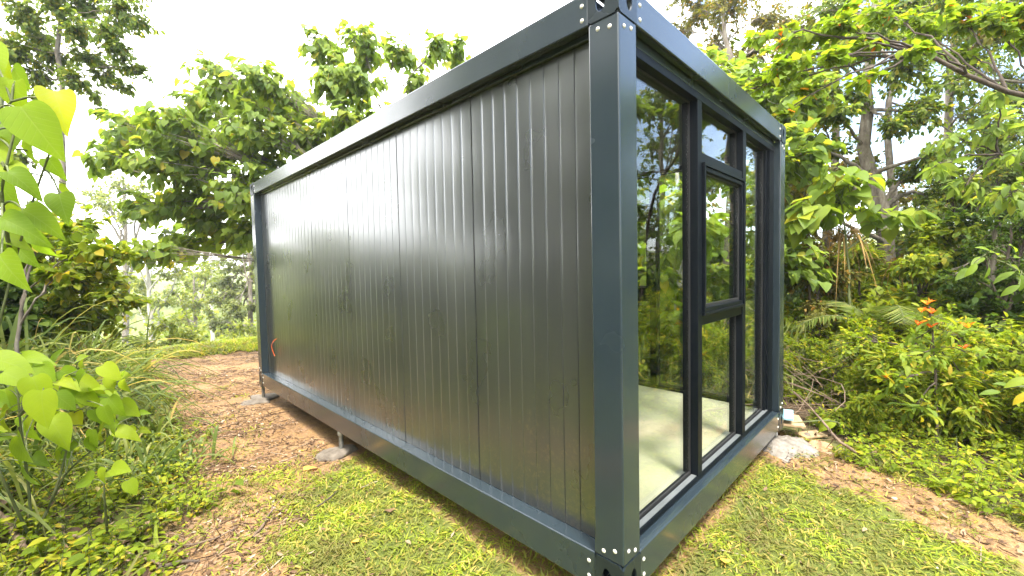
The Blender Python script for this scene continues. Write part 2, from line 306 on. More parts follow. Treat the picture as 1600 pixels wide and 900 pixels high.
def plant(name, label, cat, trunk, tr, clumps, leaf='heartlo', lmat='mac', bark='grey', size=.2, twigs=40, per=9,
          seed=0, group=None, flat=.75, droop=.45, jit=.35, limb_r=.35, tw_r=.006, start=.35, wid=1.0, vine=0, top=True, shell=.45, sides=10):
    """trunk: list of points; clumps: list of (centre, radius[, attach fraction])"""
    rng = np.random.default_rng(seed); trunk = [np.array(p, float) for p in trunk]; base = trunk[0].copy()
    k = 14; TL = smoothline(trunk, k) - base; TL[1:-1] += rng.normal(size=(k-2, 3))*tr*.22
    TR = tr*(1 - .62*np.linspace(0, 1, k)**1.1); TR[0] *= 1.35
    wood = [tubes(TL[None], TR[None], sides)]; leaves = []
    for c in clumps:
        cen = np.array(c[0], float) - base; rad = c[1]; fr = c[2] if len(c) > 2 else rng.uniform(.45, .95)
        i = int(fr*(k-1)); a = TL[i]; d = cen - a; dist = np.linalg.norm(d)
        midp = a + d*.5 + np.array([0, 0, .12*dist]) + rng.normal(size=3)*.06*dist
        LP = bez(a, midp, cen, 9); LP[1:-1] += rng.normal(size=(7, 3))*.012*dist
        r0 = min(TR[i]*.7, max(.012, limb_r*TR[i]*(.5+rad)))
        wood.append(tubes(LP[None], np.linspace(r0, max(r0*.3, tw_r), 9)[None], 6))
        n = max(6, int(twigs*rad**1.6))
        tgt = cen + ball(rng, n, flat, shell)*rad
        t0 = rng.uniform(.55, 1, n)*8; i0 = t0.astype(int).clip(0, 7); st = LP[i0] + (LP[i0+1]-LP[i0])*(t0-i0)[:, None]
        mid = (st+tgt)/2 + rng.normal(size=(n, 3))*.12*rad + np.array([0, 0, .12*rad])
        tt = np.linspace(0, 1, 5)[None, :, None]
        TW = (1-tt)**2*st[:, None] + 2*tt*(1-tt)*mid[:, None] + tt**2*tgt[:, None]
        wood.append(tubes(TW, np.repeat(np.linspace(1, .35, 5)[None]*tw_r, n, 0)*rng.uniform(.7, 1.5, (n, 1)), 3))
        t = rng.uniform(start, 1.0, (n, per))**.8; seg = (t*4).clip(0, 3.999); si = seg.astype(int); fr_ = (seg-si)[..., None]
        ii = np.arange(n)[:, None]; P = TW[ii, si]*(1-fr_) + TW[ii, si+1]*fr_; tan = TW[ii, si+1]-TW[ii, si]
        P = P.reshape(-1, 3); tan = norm(tan.reshape(-1, 3)); m = len(P)
        outw = norm(P-cen)
        rnd = rng.normal(size=(m, 3))
        D = norm(tan*.5 + outw*.55 + rnd*jit*1.4 + np.array([0, 0, -droop]))
        Up = norm(np.array([0, 0, 1.0]) + outw*.5 + rng.normal(size=(m, 3))*jit)
        sz = size*rng.uniform(.6, 1.25, m)
        P = P + rng.normal(size=(m, 3))*size*.25
        leaves.append(scatter(leaf, P, D, Up, sz, wid*rng.uniform(.85, 1.15, m)))
    if vine:
        n = vine; t = rng.integers(2, k, n); P = TL[t] + rng.normal(size=(n, 3))*tr*1.2
        leaves.append(scatter(leaf, P, rng.normal(size=(n, 3))+[0, 0, -.5], norm(P-TL[t])+[0, 0, .5], size*.8))
    o = empty(name, base, label, cat, group)
    v, f, _ = join(wood); link('trunk' if cat == 'tree' else 'stem', mesh_np(name+'_wood', v, [f], smooth=True), B[bark], o)
    v, f, uv = join(leaves); link('crown' if cat == 'tree' else 'foliage', mesh_np(name+'_leaves', v, [f], uv, smooth=True), L[lmat], o)
    return o
def dup(o, loc, rz=0, sc=1.0, label=None):
    c = o.copy(); COL.objects.link(c); c.location = loc; c.rotation_euler = (0, 0, rz); c.scale = (sc, sc, sc)
    if label: c['label'] = label
    for ch in o.children:
        d = ch.copy(); COL.objects.link(d); d.parent = c
    return c

# ------------------------------------------------------------------ terrain
def ss(t): t = np.clip(t, 0, 1); return t*t*(3-2*t)
_yl = np.array([-8, -3, -1, 1, 2.2, 2.8, 4.2, 5.8, 8.2, 10.8, 14.]); _xl = np.array([-3.1, -2.7, -2.25, -1.75, -1.45, -1.24, -1.12, -1.12, -1.2, -1.0, -.9])
def xl(y): return np.interp(y, _yl, _xl)
_rng0 = np.random.default_rng(5)
_wav = [(_rng0.uniform(-1, 1, 2)*f, _rng0.uniform(0, 6.28), a) for f, a in ((1.3, .5), (1.9, .45), (2.7, .35), (4.1, .3), (6.3, .25), (9, .2), (13, .15), (19, .12))]
def wob(x, y, s=1.0, o=0):
    r = 0
    for k, (w, p, a) in enumerate(_wav): r = r + a*np.sin(w[0]*x*s*3 + w[1]*y*s*3 + p + o*1.7*(k+1))
    return r/1.2
def H(x, y):
    x = np.asarray(x, float); y = np.asarray(y, float)
    z = .42*ss((xl(y)-.1-x)/2.2) + .5*ss((-x-4)/6)
    z = z + .10*np.exp(-((y-10.6)/.9)**2) - np.minimum(.36*np.maximum(y-11.6, 0), 7)
    z = z - np.minimum(.20*np.maximum(x-4.6, 0), 4) - np.minimum(.15*np.maximum(-y-8, 0), 3)
    r = np.hypot(x, y); z = z + 17*ss((r-90)/150)*(1+.25*np.sin(np.arctan2(y, x)*7))
    z = z - .05*ss((y-1.6)/1.6)*ss((x+1.1)/.9)*ss((4.2-x)/.8)*ss((8.5-y)/1.5)
    near = ss((14-r)/6)
    return z + wob(x, y)*.018*near + wob(x, y, 3)*.007*near + wob(x, y, .15, 3)*.5*ss((r-14)/30)
def in_cabin(x, y, m=0.0): return (x > m) & (x < 2.94-m) & (y > m) & (y < 5.75-m)
def path_m(x, y):
    """1 on bare earth of the track"""
    w = wob(x, y, 1.2, 1)*.12
    left = x - xl(y) + w
    # right edge: lawn wedge in front of the cabin side
    xr = np.interp(y, [-8, -2, .5, 1.66, 2.49, 2.85, 3.4], [-1.9, -1.75, -1.35, -.95, -.62, -.02, 3.0])
    right = xr - x + wob(x, y, 1.5, 2)*.14
    yy = 9.7 + wob(x, y, .8, 4)*.25 - .12*x - y
    return np.minimum(np.minimum(left, right), np.minimum(yy, 3.6-x+w))
def strip_m(x, y):
    a = x - (2.50+.42*np.minimum(y, 0)) + wob(x, y, 1.6, 5)*.08; b = (3.22+.5*np.minimum(y, 0)) - x + wob(x, y, 1.6, 6)*.1
    return np.minimum(np.minimum(a, b), np.minimum(.6 - y, y+9))
def axis(lo, hi, step, far):
    a = np.arange(lo, hi+1e-6, step); g = []; d = step; p = hi
    while p < far: d *= 1.22; p += d; g.append(p)
    g2 = []; d = step; p = lo
    while p > -far: d *= 1.22; p -= d; g2.append(p)
    return np.concatenate([g2[::-1], a, g])
ax, ay = axis(-4.2, 5.2, .055, 420), axis(-3.2, 13, .06, 420)
X, Y = np.meshgrid(ax, ay); Z = H(X, Y)
nx, ny = len(ax), len(ay); idx = np.arange(nx*ny).reshape(ny, nx)
F = np.stack([idx[:-1, :-1], idx[:-1, 1:], idx[1:, 1:], idx[1:, :-1]], -1).reshape(-1, 4)
gm = mesh_np('ground', np.stack([X.ravel(), Y.ravel(), Z.ravel()], 1), [F], smooth=True)
x, y = X.ravel(), Y.ravel()
dirt = ss(np.maximum(path_m(x, y), strip_m(x, y))/.12 + .6); dirt = np.where(in_cabin(x, y), .9, dirt)
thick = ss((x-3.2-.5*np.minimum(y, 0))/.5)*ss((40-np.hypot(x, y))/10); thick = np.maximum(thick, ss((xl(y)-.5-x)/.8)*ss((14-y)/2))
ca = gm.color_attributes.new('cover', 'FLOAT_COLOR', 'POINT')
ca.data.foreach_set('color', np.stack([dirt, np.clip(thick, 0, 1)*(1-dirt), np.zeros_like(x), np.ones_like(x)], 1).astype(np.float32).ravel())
def groundmat():
    m, nt, b, o = newmat('soil_and_turf')
    at_ = N(nt, 'ShaderNodeAttribute'); at_.attribute_name = 'cover'; s = N(nt, 'ShaderNodeSeparateColor'); nt.links.new(at_.outputs['Color'], s.inputs[0])
    n1 = noise(nt, 1.3, 6, .65); n2 = noise(nt, 22, 6, .7); n3 = noise(nt, 70, 4, .7)
    d = ramp(nt, n1, [(.3, (.20, .112, .042)), (.5, (.29, .17, .068)), (.7, (.37, .235, .108))])
    d = mixc(nt, ramp(nt, n2, [(.42, (0,)*3), (.62, (.75,)*3)]), d, (.20, .115, .065))
    d = mixc(nt, ramp(nt, n3, [(.52, (0,)*3), (.72, (.6,)*3)]), d, (.50, .37, .23))
    g = ramp(nt, n2, [(.3, (.07, .065, .025)), (.5, (.12, .13, .03)), (.7, (.20, .16, .07))])
    far = ramp(nt, n1, [(.3, (.07, .11, .02)), (.6, (.12, .16, .03)), (.8, (.17, .18, .05))])
    g = mixc(nt, .5, g, far)
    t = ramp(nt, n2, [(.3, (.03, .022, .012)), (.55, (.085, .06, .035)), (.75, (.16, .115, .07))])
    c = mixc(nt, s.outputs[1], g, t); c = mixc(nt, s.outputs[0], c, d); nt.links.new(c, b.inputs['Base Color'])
    b.inputs['Roughness'].default_value = .95; b.inputs['Specular IOR Level'].default_value = .15
    bump(nt, b, n2, .9, .03); return m
M['ground'] = groundmat()
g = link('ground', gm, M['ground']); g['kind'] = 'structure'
# dirt track as its own sheet
px_ = np.arange(-3.2, 3.6, .05); py_ = np.arange(-3.1, 10.2, .05); PX, PY = np.meshgrid(px_, py_)
PX = PX + wob(PX, PY, 4)*.01; msk = (path_m(PX, PY) > 0) & ~in_cabin(PX, PY, .25); PZ = H(PX, PY) + .006
ii = np.arange(PX.size).reshape(PX.shape); ok = msk[:-1, :-1] & msk[1:, :-1] & msk[:-1, 1:] & msk[1:, 1:]
Fp = np.stack([ii[:-1, :-1], ii[:-1, 1:], ii[1:, 1:], ii[1:, :-1]], -1)[ok]
used, inv = np.unique(Fp, return_inverse=True); Vp = np.stack([PX.ravel(), PY.ravel(), PZ.ravel()], 1)[used]
pm = mesh_np('dirt_path', Vp, [inv.reshape(-1, 4)], smooth=True)
def dirtmat():
    m, nt, b, o = newmat('orange_brown_earth')
    n1 = noise(nt, 1.3, 6, .65); n2 = noise(nt, 22, 6, .7); n3 = noise(nt, 75, 4, .7); n4 = noise(nt, 6, 5, .6, stretch=(1, 1.6, 1))
    d = ramp(nt, n1, [(.3, (.20, .112, .042)), (.5, (.29, .17, .068)), (.7, (.37, .235, .108))])
    d = mixc(nt, ramp(nt, n4, [(.45, (0,)*3), (.65, (.7,)*3)]), d, (.24, .14, .085))
    d = mixc(nt, ramp(nt, n2, [(.45, (0,)*3), (.62, (.7,)*3)]), d, (.17, .095, .055))
    d = mixc(nt, ramp(nt, n3, [(.52, (0,)*3), (.7, (.6,)*3)]), d, (.42, .31, .19))
    nt.links.new(d, b.inputs['Base Color']); b.inputs['Roughness'].default_value = .95; b.inputs['Specular IOR Level'].default_value = .12
    bump(nt, b, n2, .9, .025); return m
M['dirt'] = dirtmat()
link('dirt_path', pm, M['dirt'])['kind'] = 'structure'

# ------------------------------------------------------------------ container cabin
WD, LG, Z0, Z1, P = 2.936, 5.747, .17, 2.97, .155
cab = empty('container_cabin', (0, 0, 0), 'dark blue-grey flat-pack container cabin with ribbed side wall and glazed end', 'cabin')
ZB, ZT = Z0+.18, Z1-.155

def plate(fr, w, h, cx, cz, rx, rz, th):
    """plate with an oval hole in local (s,t,d) -> fr(s,t,d) world"""
    n = 32; mb = []; v = []; f = []
    for d in (0, th):
        for k in range(n):
            a = 2*math.pi*(k+.5)/n; v.append(fr(cx+rx*math.cos(a), cz+rz*math.sin(a), d))
        for k in range(n):
            a = 2*math.pi*(k+.5)/n; c, s = math.cos(a), math.sin(a); q = 1/max(abs(c), abs(s)); v.append(fr(w/2+c*q*w/2, h/2+s*q*h/2, d))
    for k in range(n):
        j = (k+1) % n
        f += [(k, j, n+j, n+k), (2*n+k, 3*n+k, 3*n+j, 2*n+j), (k, 2*n+k, 2*n+j, j), (n+k, n+j, 3*n+j, 3*n+k)]
    return v, f
def dome(mb, c, nrm, r, flat=.55):
    nrm = Vector(nrm); a = nrm.orthogonal().normalized(); b = nrm.cross(a); v = []; f = []
    for i, (rr, hh) in enumerate(((1, 0), (.92, .35), (.65, .75), (.3, .96))):
        for k in range(12):
            t = k*math.pi/6; v.append(Vector(c) + (a*math.cos(t)+b*math.sin(t))*r*rr + nrm*r*flat*hh)
    v.append(Vector(c)+nrm*r*flat)
    for i in range(3):
        for k in range(12): f.append((12*i+k, 12*i+(k+1) % 12, 12*i+12+(k+1) % 12, 12*i+12+k))
    f += [(36+k, 36+(k+1) % 12, 48) for k in range(12)]
    mb.add(v, f)
def rivet(parent, c, nrm, r=.0105):
    m = MB(); dome(m, (0, 0, 0), nrm, r)
    return m.build('rivet', M['rivet'], parent, smooth=True, loc=c)

for cx in (0, 1):
    for cy in (0, 1):
        fx = (lambda v, cx=cx: v if cx == 0 else WD-v); fy = (lambda v, cy=cy: v if cy == 0 else LG-v)
        sx, sy = (-1 if cx == 0 else 1), (-1 if cy == 0 else 1)
        b = MB(); b.box((min(fx(.0), fx(P)), min(fy(0), fy(P)), ZB+.001), (max(fx(0), fx(P)), max(fy(0), fy(P)), ZT-.001))
        post = b.build('corner_post', M['frame'], cab, bevel=.007)
        for zz in (ZB+.045, ZT-.042):
            dz = .012 if zz < 1 else -.006
            for s, off in ((.045, dz), (.105, -dz)):
                rivet(post, (fx(s), fy(0), zz+off+.0), (0, sy, 0)); rivet(post, (fx(0), fy(s), zz+off), (sx, 0, 0))
        for top in (0, 1):
            za = Z0 if not top else ZT; hh = .18 if not top else .155
            c = MB(); e = -.003; w = P+.003
            c.add(*plate(lambda s, t, d: (fx(e+s), fy(e+d), za+t), w, hh, w*.56, hh*.5, .026, .044, .009))
            c.add(*plate(lambda s, t, d: (fx(e+d), fy(e+.0092+s*(w-.0092)/w), za+t), w, hh, w*.56, hh*.5, .026, .044, .009))
            if top: c.add(*plate(lambda s, t, d: (fx(.0065+s), fy(.0065+t), Z1-.009+d), w-.0105, w-.0105, .075, .075, .05, .05, .008))
            else: c.add(*plate(lambda s, t, d: (fx(.0065+s), fy(.0065+t), Z0+.001+d), w-.0105, w-.0105, .075, .075, .03, .03, .008))
            c.build('corner_casting', M['casting'], cab)
# beams (hollow C look: outer face + ledge)
def beam(name, a, b_, bev=.006): m = MB(); m.box(a, b_); return m.build(name, M['frame'], cab, bevel=bev)
bl = {}
bl['bf'] = beam('bottom_beam', (P+.002, .001, Z0+.001), (WD-P-.002, .14, ZB))
bl['bb'] = beam('bottom_beam', (P+.002, LG-.14, Z0+.001), (WD-P-.002, LG-.001, ZB))
bl['bl'] = beam('bottom_beam', (.001, P+.002, Z0+.001), (.14, LG-P-.002, ZB))
bl['br'] = beam('bottom_beam', (WD-.14, P+.002, Z0+.001), (WD-.001, LG-P-.002, ZB))
# top beams: face, and a return lip set back under it
def topb(a, b_, c, d): m = MB(); m.box(a, b_); m.box(c, d); return m.build('top_beam', M['frame'], cab, bevel=.006)
bl['tf'] = topb((P+.002, .001, ZT), (WD-P-.002, .05, Z1-.001), (P+.002, .052, ZT-.045), (WD-P-.002, .15, Z1-.012))
bl['tb'] = topb((P+.002, LG-.05, ZT), (WD-P-.002, LG-.001, Z1-.001), (P+.002, LG-.15, ZT-.045), (WD-P-.002, LG-.052, Z1-.012))
bl['tl'] = topb((.001, P+.002, ZT), (.06, LG-P-.002, Z1-.001), (.062, P+.002, ZT-.02), (.15, LG-P-.002, Z1-.012))
bl['tr'] = topb((WD-.06, P+.002, ZT), (WD-.001, LG-P-.002, Z1-.001), (WD-.15, P+.002, ZT-.045), (WD-.062, LG-P-.002, Z1-.012))
for s in (P+.035, LG-P-.035):
    for z in (Z0+.05, Z0+.125): rivet(bl['bl'], (.001, s, z), (-1, 0, 0)); rivet(bl['br'], (WD-.001, s, z), (1, 0, 0))
    for z in (ZT+.035, ZT+.10): rivet(bl['tl'], (.001, s, z), (-1, 0, 0)); rivet(bl['tr'], (WD-.001, s, z), (1, 0, 0))
for s in (P+.035, WD-P-.035):
    for z in (Z0+.05, Z0+.125): rivet(bl['bf'], (s, .001, z), (0, -1, 0)); rivet(bl['bb'], (s, LG-.001, z), (0, 1, 0))
    for z in (ZT+.035, ZT+.10): rivet(bl['tf'], (s, .001, z), (0, -1, 0)); rivet(bl['tb'], (s, LG-.001, z), (0, 1, 0))

def ribbed(a, b_, x_out, sign, name='wall_panel', axis='y', n=9, seed=0):
    """one ribbed sandwich panel between a and b_ along y (or x); outer face at x_out, looking along sign"""
    rng = np.random.default_rng(seed); th = .05; g = .0035; prof = []; step = (b_-a)/n
    prof.append((a+.001, .007))
    for k in range(n):
        s0, s1 = a+k*step, a+(k+1)*step
        if k: prof += [(s0+.0002, .0062), (s0+.0040, .0002)]
        else: prof += [(s0+.003, .0)]
        cr_ = rng.uniform(.0001, .0004)
        for q in (.25, .5, .70): prof.append((s0+q*step, -cr_*math.sin(q*math.pi)))
        prof += [(s1-.011, .0), (s1-.0025, .0012)] if k < n-1 else [(s1-.006, 0)]
    prof.append((b_-.001, .007))
    pts = [(x_out - sign*d, s) for s, d in prof]; pts += [(x_out-sign*th, b_-.001), (x_out-sign*th, a+.001)]
    if axis == 'x': pts = [(s, d) for d, s in pts]
    # vertical rows let the sheet pant a little
    rows = 15; zs = np.linspace(ZB+.002, ZT-.008, rows); v = []; np_ = len(pts)
    for z in zs:
        wv = .0012*math.sin(z*2.3+seed*1.3)+.0006*math.sin(z*6.1+seed)
        for i, p in enumerate(pts):
            if i < np_-2:
                p = (p[0]-sign*wv*0.8, p[1]) if axis == 'y' else (p[0], p[1]-sign*wv*0.8)
            v.append((p[0], p[1], z))
    f = [(r*np_+i, r*np_+(i+1) % np_, (r+1)*np_+(i+1) % np_, (r+1)*np_+i) for r in range(rows-1) for i in range(np_)]
    f += [tuple(range(np_))[::-1], tuple(range((rows-1)*np_, rows*np_))]
    m = MB(); m.add(v, f); return m.build(name, M['panel'], cab)
SE = [P+.045, 1.10, 2.005, 2.91, 3.812, 4.717, LG-P-.045]
for k in range(6): ribbed(SE[k]+.0015, SE[k+1]-.0015, .09, -1, n=9, seed=k)
t = MB(); t.box((.078, P+.001, ZB+.001), (.14, P+.044, ZT-.021)); t.build('edge_trim', M['panel'], cab, bevel=.003)
t = MB(); t.box((.084, LG-P-.044, ZB+.001), (.14, LG-P-.001, ZT-.021)); t.build('edge_trim', M['panel'], cab, bevel=.003)
t = MB(); t.box((.142, P, ZB), (.146, LG-P, ZT)); t.build('wall_lining', M['inner'], cab)
for k in range(3):
    a, b_ = P+(WD-2*P)/3*k, P+(WD-2*P)/3*(k+1); ribbed(a+.002, b_-.002, LG-.09, 1, axis='x', n=9, seed=20+k)
for k in range(3):
    a, b_ = 2.95+(LG-P-2.95)/3*k, 2.95+(LG-P-2.95)/3*(k+1); ribbed(a+.002, b_-.002, WD-.09, 1, n=9, seed=30+k)
r = MB(); r.box((.15, .15, Z1-.07), (WD-.15, LG-.15, Z1-.03)); r.build('roof', M['roof'], cab)
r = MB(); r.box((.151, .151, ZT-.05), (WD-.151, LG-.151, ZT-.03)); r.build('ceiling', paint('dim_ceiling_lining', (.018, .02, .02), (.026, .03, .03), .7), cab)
r = MB(); r.box((.141, .141, ZB-.035), (WD-.141, LG-.141, ZB-.005)); r.build('floor', M['floor'], cab)
r = MB(); r.box((.20, .20, ZB-.10), (WD-.20, LG-.20, ZB-.04)); r.build('floor_frame', M['steel'], cab)

def bay(fr, w0, w1, m1, m2, zs0, zs1, jr=.0):
    """fr(s, d, z) -> world, d = depth inwards from the outer face of the frame line"""
    def bx(m, s0, s1, d0, d1, z0, z1):
        a = fr(s0, d0, z0); b = fr(s1, d1, z1); m.box([min(p, q) for p, q in zip(a, b)], [max(p, q) for p, q in zip(a, b)])
    D0, D1, DG = .055, .138, .108; zb, zh = ZB+.002, 2.77
    m = MB()
    bx(m, w0, w1, D0, D1, zb, zb+.034)                                # sill rail
    bx(m, w0, w1, D0-.004, D1, zh-.045, zh-.001)                      # head rail
    bx(m, w0, w0+.05, D0+.001, D1-.001, zb+.0345, zh-.046); bx(m, w1-.06-jr, w1, D0+.001, D1-.001, zb+.0345, zh-.046)
    if jr: bx(m, w1-.10-jr, w1-.06-jr-.0005, D0+.022, D1-.003, zb+.0345, zh-.046)
    for a, b in (m1, m2):
        bx(m, a, b, D0-.004, D1+.01, zb+.0345, zh-.046)
    for z0, z1 in (zs0, zs1): bx(m, m1[1]+.0005, m2[0]-.0005, D0+.002, D1-.002, z0, z1)
    frame = m.build('window_frame', M['alu'], cab, bevel=.0025)
    q = MB()
    for a, b in ((w0+.05, m1[0]), (m1[1], m2[0]), (m2[1], w1-.06-jr)):
        bx(q, a+.001, b-.001, D0+.006, DG-.016, zb+.035, zb+.038)
    q.build('sill_track', M['alu_light'], frame)
    def pane(s0, s1, z0, z1, dep, parent):
        g = MB(); bx(g, s0+.006, s1-.006, dep, dep+.006, z0+.006, z1-.006); g.build('pane', M['glass'], parent)
        k = MB(); e = .012
        for (a, b, c, d) in ((s0, s1, z0, z0+e+.008), (s0, s1, z1-e, z1), (s0, s0+e, z0+e+.008, z1-e), (s1-e, s1, z0+e+.008, z1-e)):
            bx(k, a+.0005, b-.0005, dep-.010, dep-.001, c+.0005, d-.0005)
        k.build('gasket', M['rubber'], parent)
    zt = zh-.046; z00 = zb+.035
    pane(w0+.05, m1[0], z00, zt, DG, frame); pane(m2[1], w1-(.06 if not jr else .10)-jr, z00, zt, DG, frame)
    pane(m1[1], m2[0], z00, zs0[0], DG, frame); pane(m1[1], m2[0], zs1[1], zt, DG, frame)
    s = MB(); a, b, z0, z1 = m1[1]+.002, m2[0]-.002, zs0[1]-.012, zs1[0]+.012
    for (rw, d0, d1) in ((.020, D0-.022, D0-.0005), (.048, D0-.012, D0+.001)):
        o_ = 0 if rw < .03 else .0205
        for (s0, s1, c0, c1) in ((a+o_, b-o_, z0+o_, z0+rw), (a+o_, b-o_, z1-rw, z1-o_), (a+o_, a+rw, z0+rw, z1-rw), (b-rw, b-o_, z0+rw, z1-rw)): bx(s, s0, s1, d0, d1, c0, c1)
    for (s0, s1, c0, c1) in ((a+.0, b-.0, z0+.012, z0+.05), (a, b, z1-.05, z1-.012), (a, a+.05, z0+.05, z1-.05), (b-.05, b, z0+.05, z1-.05)): bx(s, s0, s1, D0+.0015, DG+.02, c0, c1)
    sash = s.build('sash', M['alu'], cab, bevel=.002)
    pane(a+.049, b-.049, z0+.049, z1-.049, DG-.035, sash)
bay(lambda s, d, z: (s, d, z), P+.001, WD-P-.001, (1.0, 1.068), (1.88, 1.952), (1.335, 1.41), (2.345, 2.42), .07)
bay(lambda s, d, z: (WD-d, s, z), P+.001, 2.949, (1.19, 1.265), (2.13, 2.20), (1.33, 1.44), (2.28, 2.40))
# adjustable feet
for (fx_, fy_) in ((.03, LG-.05), (.025, 3.10), (WD-.05, .06), (WD-.05, 3.1), (WD-.05, LG-.05), (.06, .10)):
    zg = float(H(fx_, fy_)); m = MB()
    for (r_, a, b) in ((.021, zg-.05, Z0+.012), (.030, Z0-.035, Z0-.004)):
        m.prism([(fx_+r_*math.cos(k*math.pi/8), fy_+r_*math.sin(k*math.pi/8)) for k in range(16)], 'z', a, b if r_ < .025 else Z0-.002)
    m.build('support_leg', M['steel'], cab, bevel=.001)
cv = []; pts = smoothline([(.088, 5.19, .86), (.05, 5.22, .83), (.035, 5.25, .76), (.05, 5.235, .68), (.062, 5.21, .63)], 12)
v, f = tubes(pts[None], np.full((1, 12), .0045), 6); link('cable', mesh_np('cable', v, [f], smooth=True), M['cable'], cab)

# ------------------------------------------------------------------ footings, boards, pipe
def lump(name, label, cat, c, r, mat, seed, flat=.5, group=None, sub=4, amp=.28):
    import bmesh
    bm = bmesh.new(); bmesh.ops.create_icosphere(bm, subdivisions=sub, radius=1); rng = np.random.default_rng(seed)
    ws = [(rng.normal(size=3)*f, rng.uniform(0, 6), a) for f, a in ((1.4, 1), (2.6, .6), (5, .35), (10, .18), (19, .09))]
    for vt in bm.verts:
        p = np.array(vt.co); k = 1+amp*sum(a*math.sin(w@p+ph) for w, ph, a in ws)/1.6
        vt.co = Vector((p[0]*r[0]*k, p[1]*r[1]*k, p[2]*r[2]*k))
    me = bpy.data.meshes.new(name); bm.to_mesh(me); bm.free(); me.polygons.foreach_set('use_smooth', np.ones(len(me.polygons), dtype=bool))
    return tag(link(name, me, mat, None, c), label, cat, group)
M['mortar'] = paint('crumbly_grey_white_mortar', (.15, .13, .105), (.26, .235, .20), .95, 14, .9, None, 30, .03, 0, 0, .2, .02)
M['stone'] = paint('weathered_grey_stone', (.11, .09, .07), (.20, .17, .135), .9, 9, .6, None, 22, .05, 0, 0, .2, .015)
lump('concrete_footing', 'pale crumbly mortar mound under the far glazed-end corner of the cabin', 'footing', (2.87, -.01, -.03), (.30, .25, .10), M['mortar'], 3)
lump('concrete_footing', 'grey rounded footing under the far back corner post of the cabin', 'footing', (.0, 5.74, -.06), (.22, .20, .055), M['stone'], 8)
lump('concrete_footing', 'small grey footing under the middle leg of the ribbed side', 'footing', (.0, 3.12, -.06), (.17, .15, .055), M['stone'], 12)
lump('earth_clod', 'orange brown clod of earth beside the pale mortar mound', 'clod', (3.10, -.27, .0), (.12, .09, .05), paint('orange_clod', (.30, .17, .09), (.42, .26, .15), .95, 12, .8, None, 30, .03, 0, 0, .2, .02), 21)
lump('earth_clod', 'brown broken clod behind the pale mortar mound', 'clod', (3.24, -.14, -.01), (.08, .06, .045), M['stone'], 22)
def slab(name, label, cat, loc, size, rz, mat, tilt=(0, 0)):
    m = MB(); a, b, c = size; m.box((-a/2, -b/2, 0), (a/2, b/2, c)); o = m.build(name, mat, None, bevel=.002, loc=loc)
    o.rotation_euler = (tilt[0], tilt[1], rz); return tag(o, label, cat)
slab('timber_block', 'short timber block under the tan plywood offcut', 'block', (3.20, .20, -.03), (.24, .08, .178), .1, M['ply'])
slab('plywood_sheet', 'tan plywood offcut lying below the pale blue board', 'plywood', (3.17, .10, .150), (.34, .42, .018), .35, M['ply'])
slab('insulation_board', 'pale blue board lying on top of the tan plywood', 'board', (3.13, .22, .205), (.30, .52, .02), .2, M['blueboard'], (-.02, 0))
m = MB(); m.prism([(.035*math.cos(k*math.pi/8), .035*math.sin(k*math.pi/8)) for k in range(16)], 'z', .0, 1.0)
tag(m.build('plastic_pipe', M['pipe'], None, smooth=False, loc=(3.02, .10, -.0)), 'white plastic pipe standing upright behind the far glazed-end corner', 'pipe')
slab('broken_tile', 'thin tan offcut leaning on the back of the mortar mound', 'offcut', (3.30, -.16, .02), (.28, .12, .015), -.5, M['ply'], (.1, .05))

# ------------------------------------------------------------------ vegetation
rng = np.random.default_rng(11)
def gpt(x, y): return np.array([x, y, float(H(x, y))])
# lawn
def lawn_pts(n, x0, x1, y0, y1, rng, thr=0.0):
    x = rng.uniform(x0, x1, n); y = rng.uniform(y0, y1, n)
    pm_, st = path_m(x, y), strip_m(x, y)
    cl = wob(x, y, 2.5, 7)
    k = (np.maximum(pm_, st) < thr + .10*cl) & (x > xl(y)+.05) & ((x < 3.25+.5*np.minimum(y, 0))) & ~in_cabin(x, y, .30)
    k &= (cl + rng.normal(size=n)*.5 > -.75)
    return x[k], y[k]
x, y = lawn_pts(125000, -2.2, 3.4, -2.2, 3.1, rng)
# tufts on the bare earth
xt = np.concatenate([rng.uniform(-1.4, 0, 34), rng.normal(-.62, .28, 70)]); yt = np.concatenate([rng.uniform(1.8, 8, 34), rng.uniform(1.3, 3.3, 70)]); xt = np.concatenate([xt, rng.uniform(2.2, 3.3, 26)]); yt = np.concatenate([yt, rng.uniform(-2, .1, 26)])
x = np.concatenate([x, (xt[:, None]+rng.normal(size=(130, 55))*.075).ravel()]); y = np.concatenate([y, (yt[:, None]+rng.normal(size=(130, 55))*.075).ravel()])
n = len(x); P = np.stack([x, y, H(x, y)+rng.uniform(0, .018, n)], 1); a = rng.uniform(0, 6.283, n); el = rng.uniform(.15, 1.1, n)
D = np.stack([np.cos(a)*np.cos(el), np.sin(a)*np.cos(el), np.sin(el)], 1)
v, f, uv = scatter('blade', P, D, np.array([0, 0, 1.])+rng.normal(size=(n, 3))*.25, rng.uniform(.015, .056, n), rng.uniform(.7, 1.5, n))
tag(link('lawn_grass', mesh_np('lawn_grass', v, [f], uv), L['grass']), 'short bright green carpet grass round the near cabin corner', 'grass', kind='stuff')
# ridge grass beyond the track
n = 60000; x = rng.uniform(-3, 6, n); y = rng.uniform(9.0, 14, n); k = (path_m(x, y) < .05); x, y = x[k], y[k]; n = len(x)
P = np.stack([x, y, H(x, y)], 1); a = rng.uniform(0, 6.283, n); D = np.stack([np.cos(a)*.6, np.sin(a)*.6, np.ones(n)], 1)
v, f, uv = scatter('blade', P, D, np.array([0, 0, 1.])+rng.normal(size=(n, 3))*.3, rng.uniform(.05, .15, n), 1.1)
tag(link('ridge_grass', mesh_np('ridge_grass', v, [f], uv), L['grass']), 'bright grass bank at the far end of the dirt track', 'grass', kind='stuff')
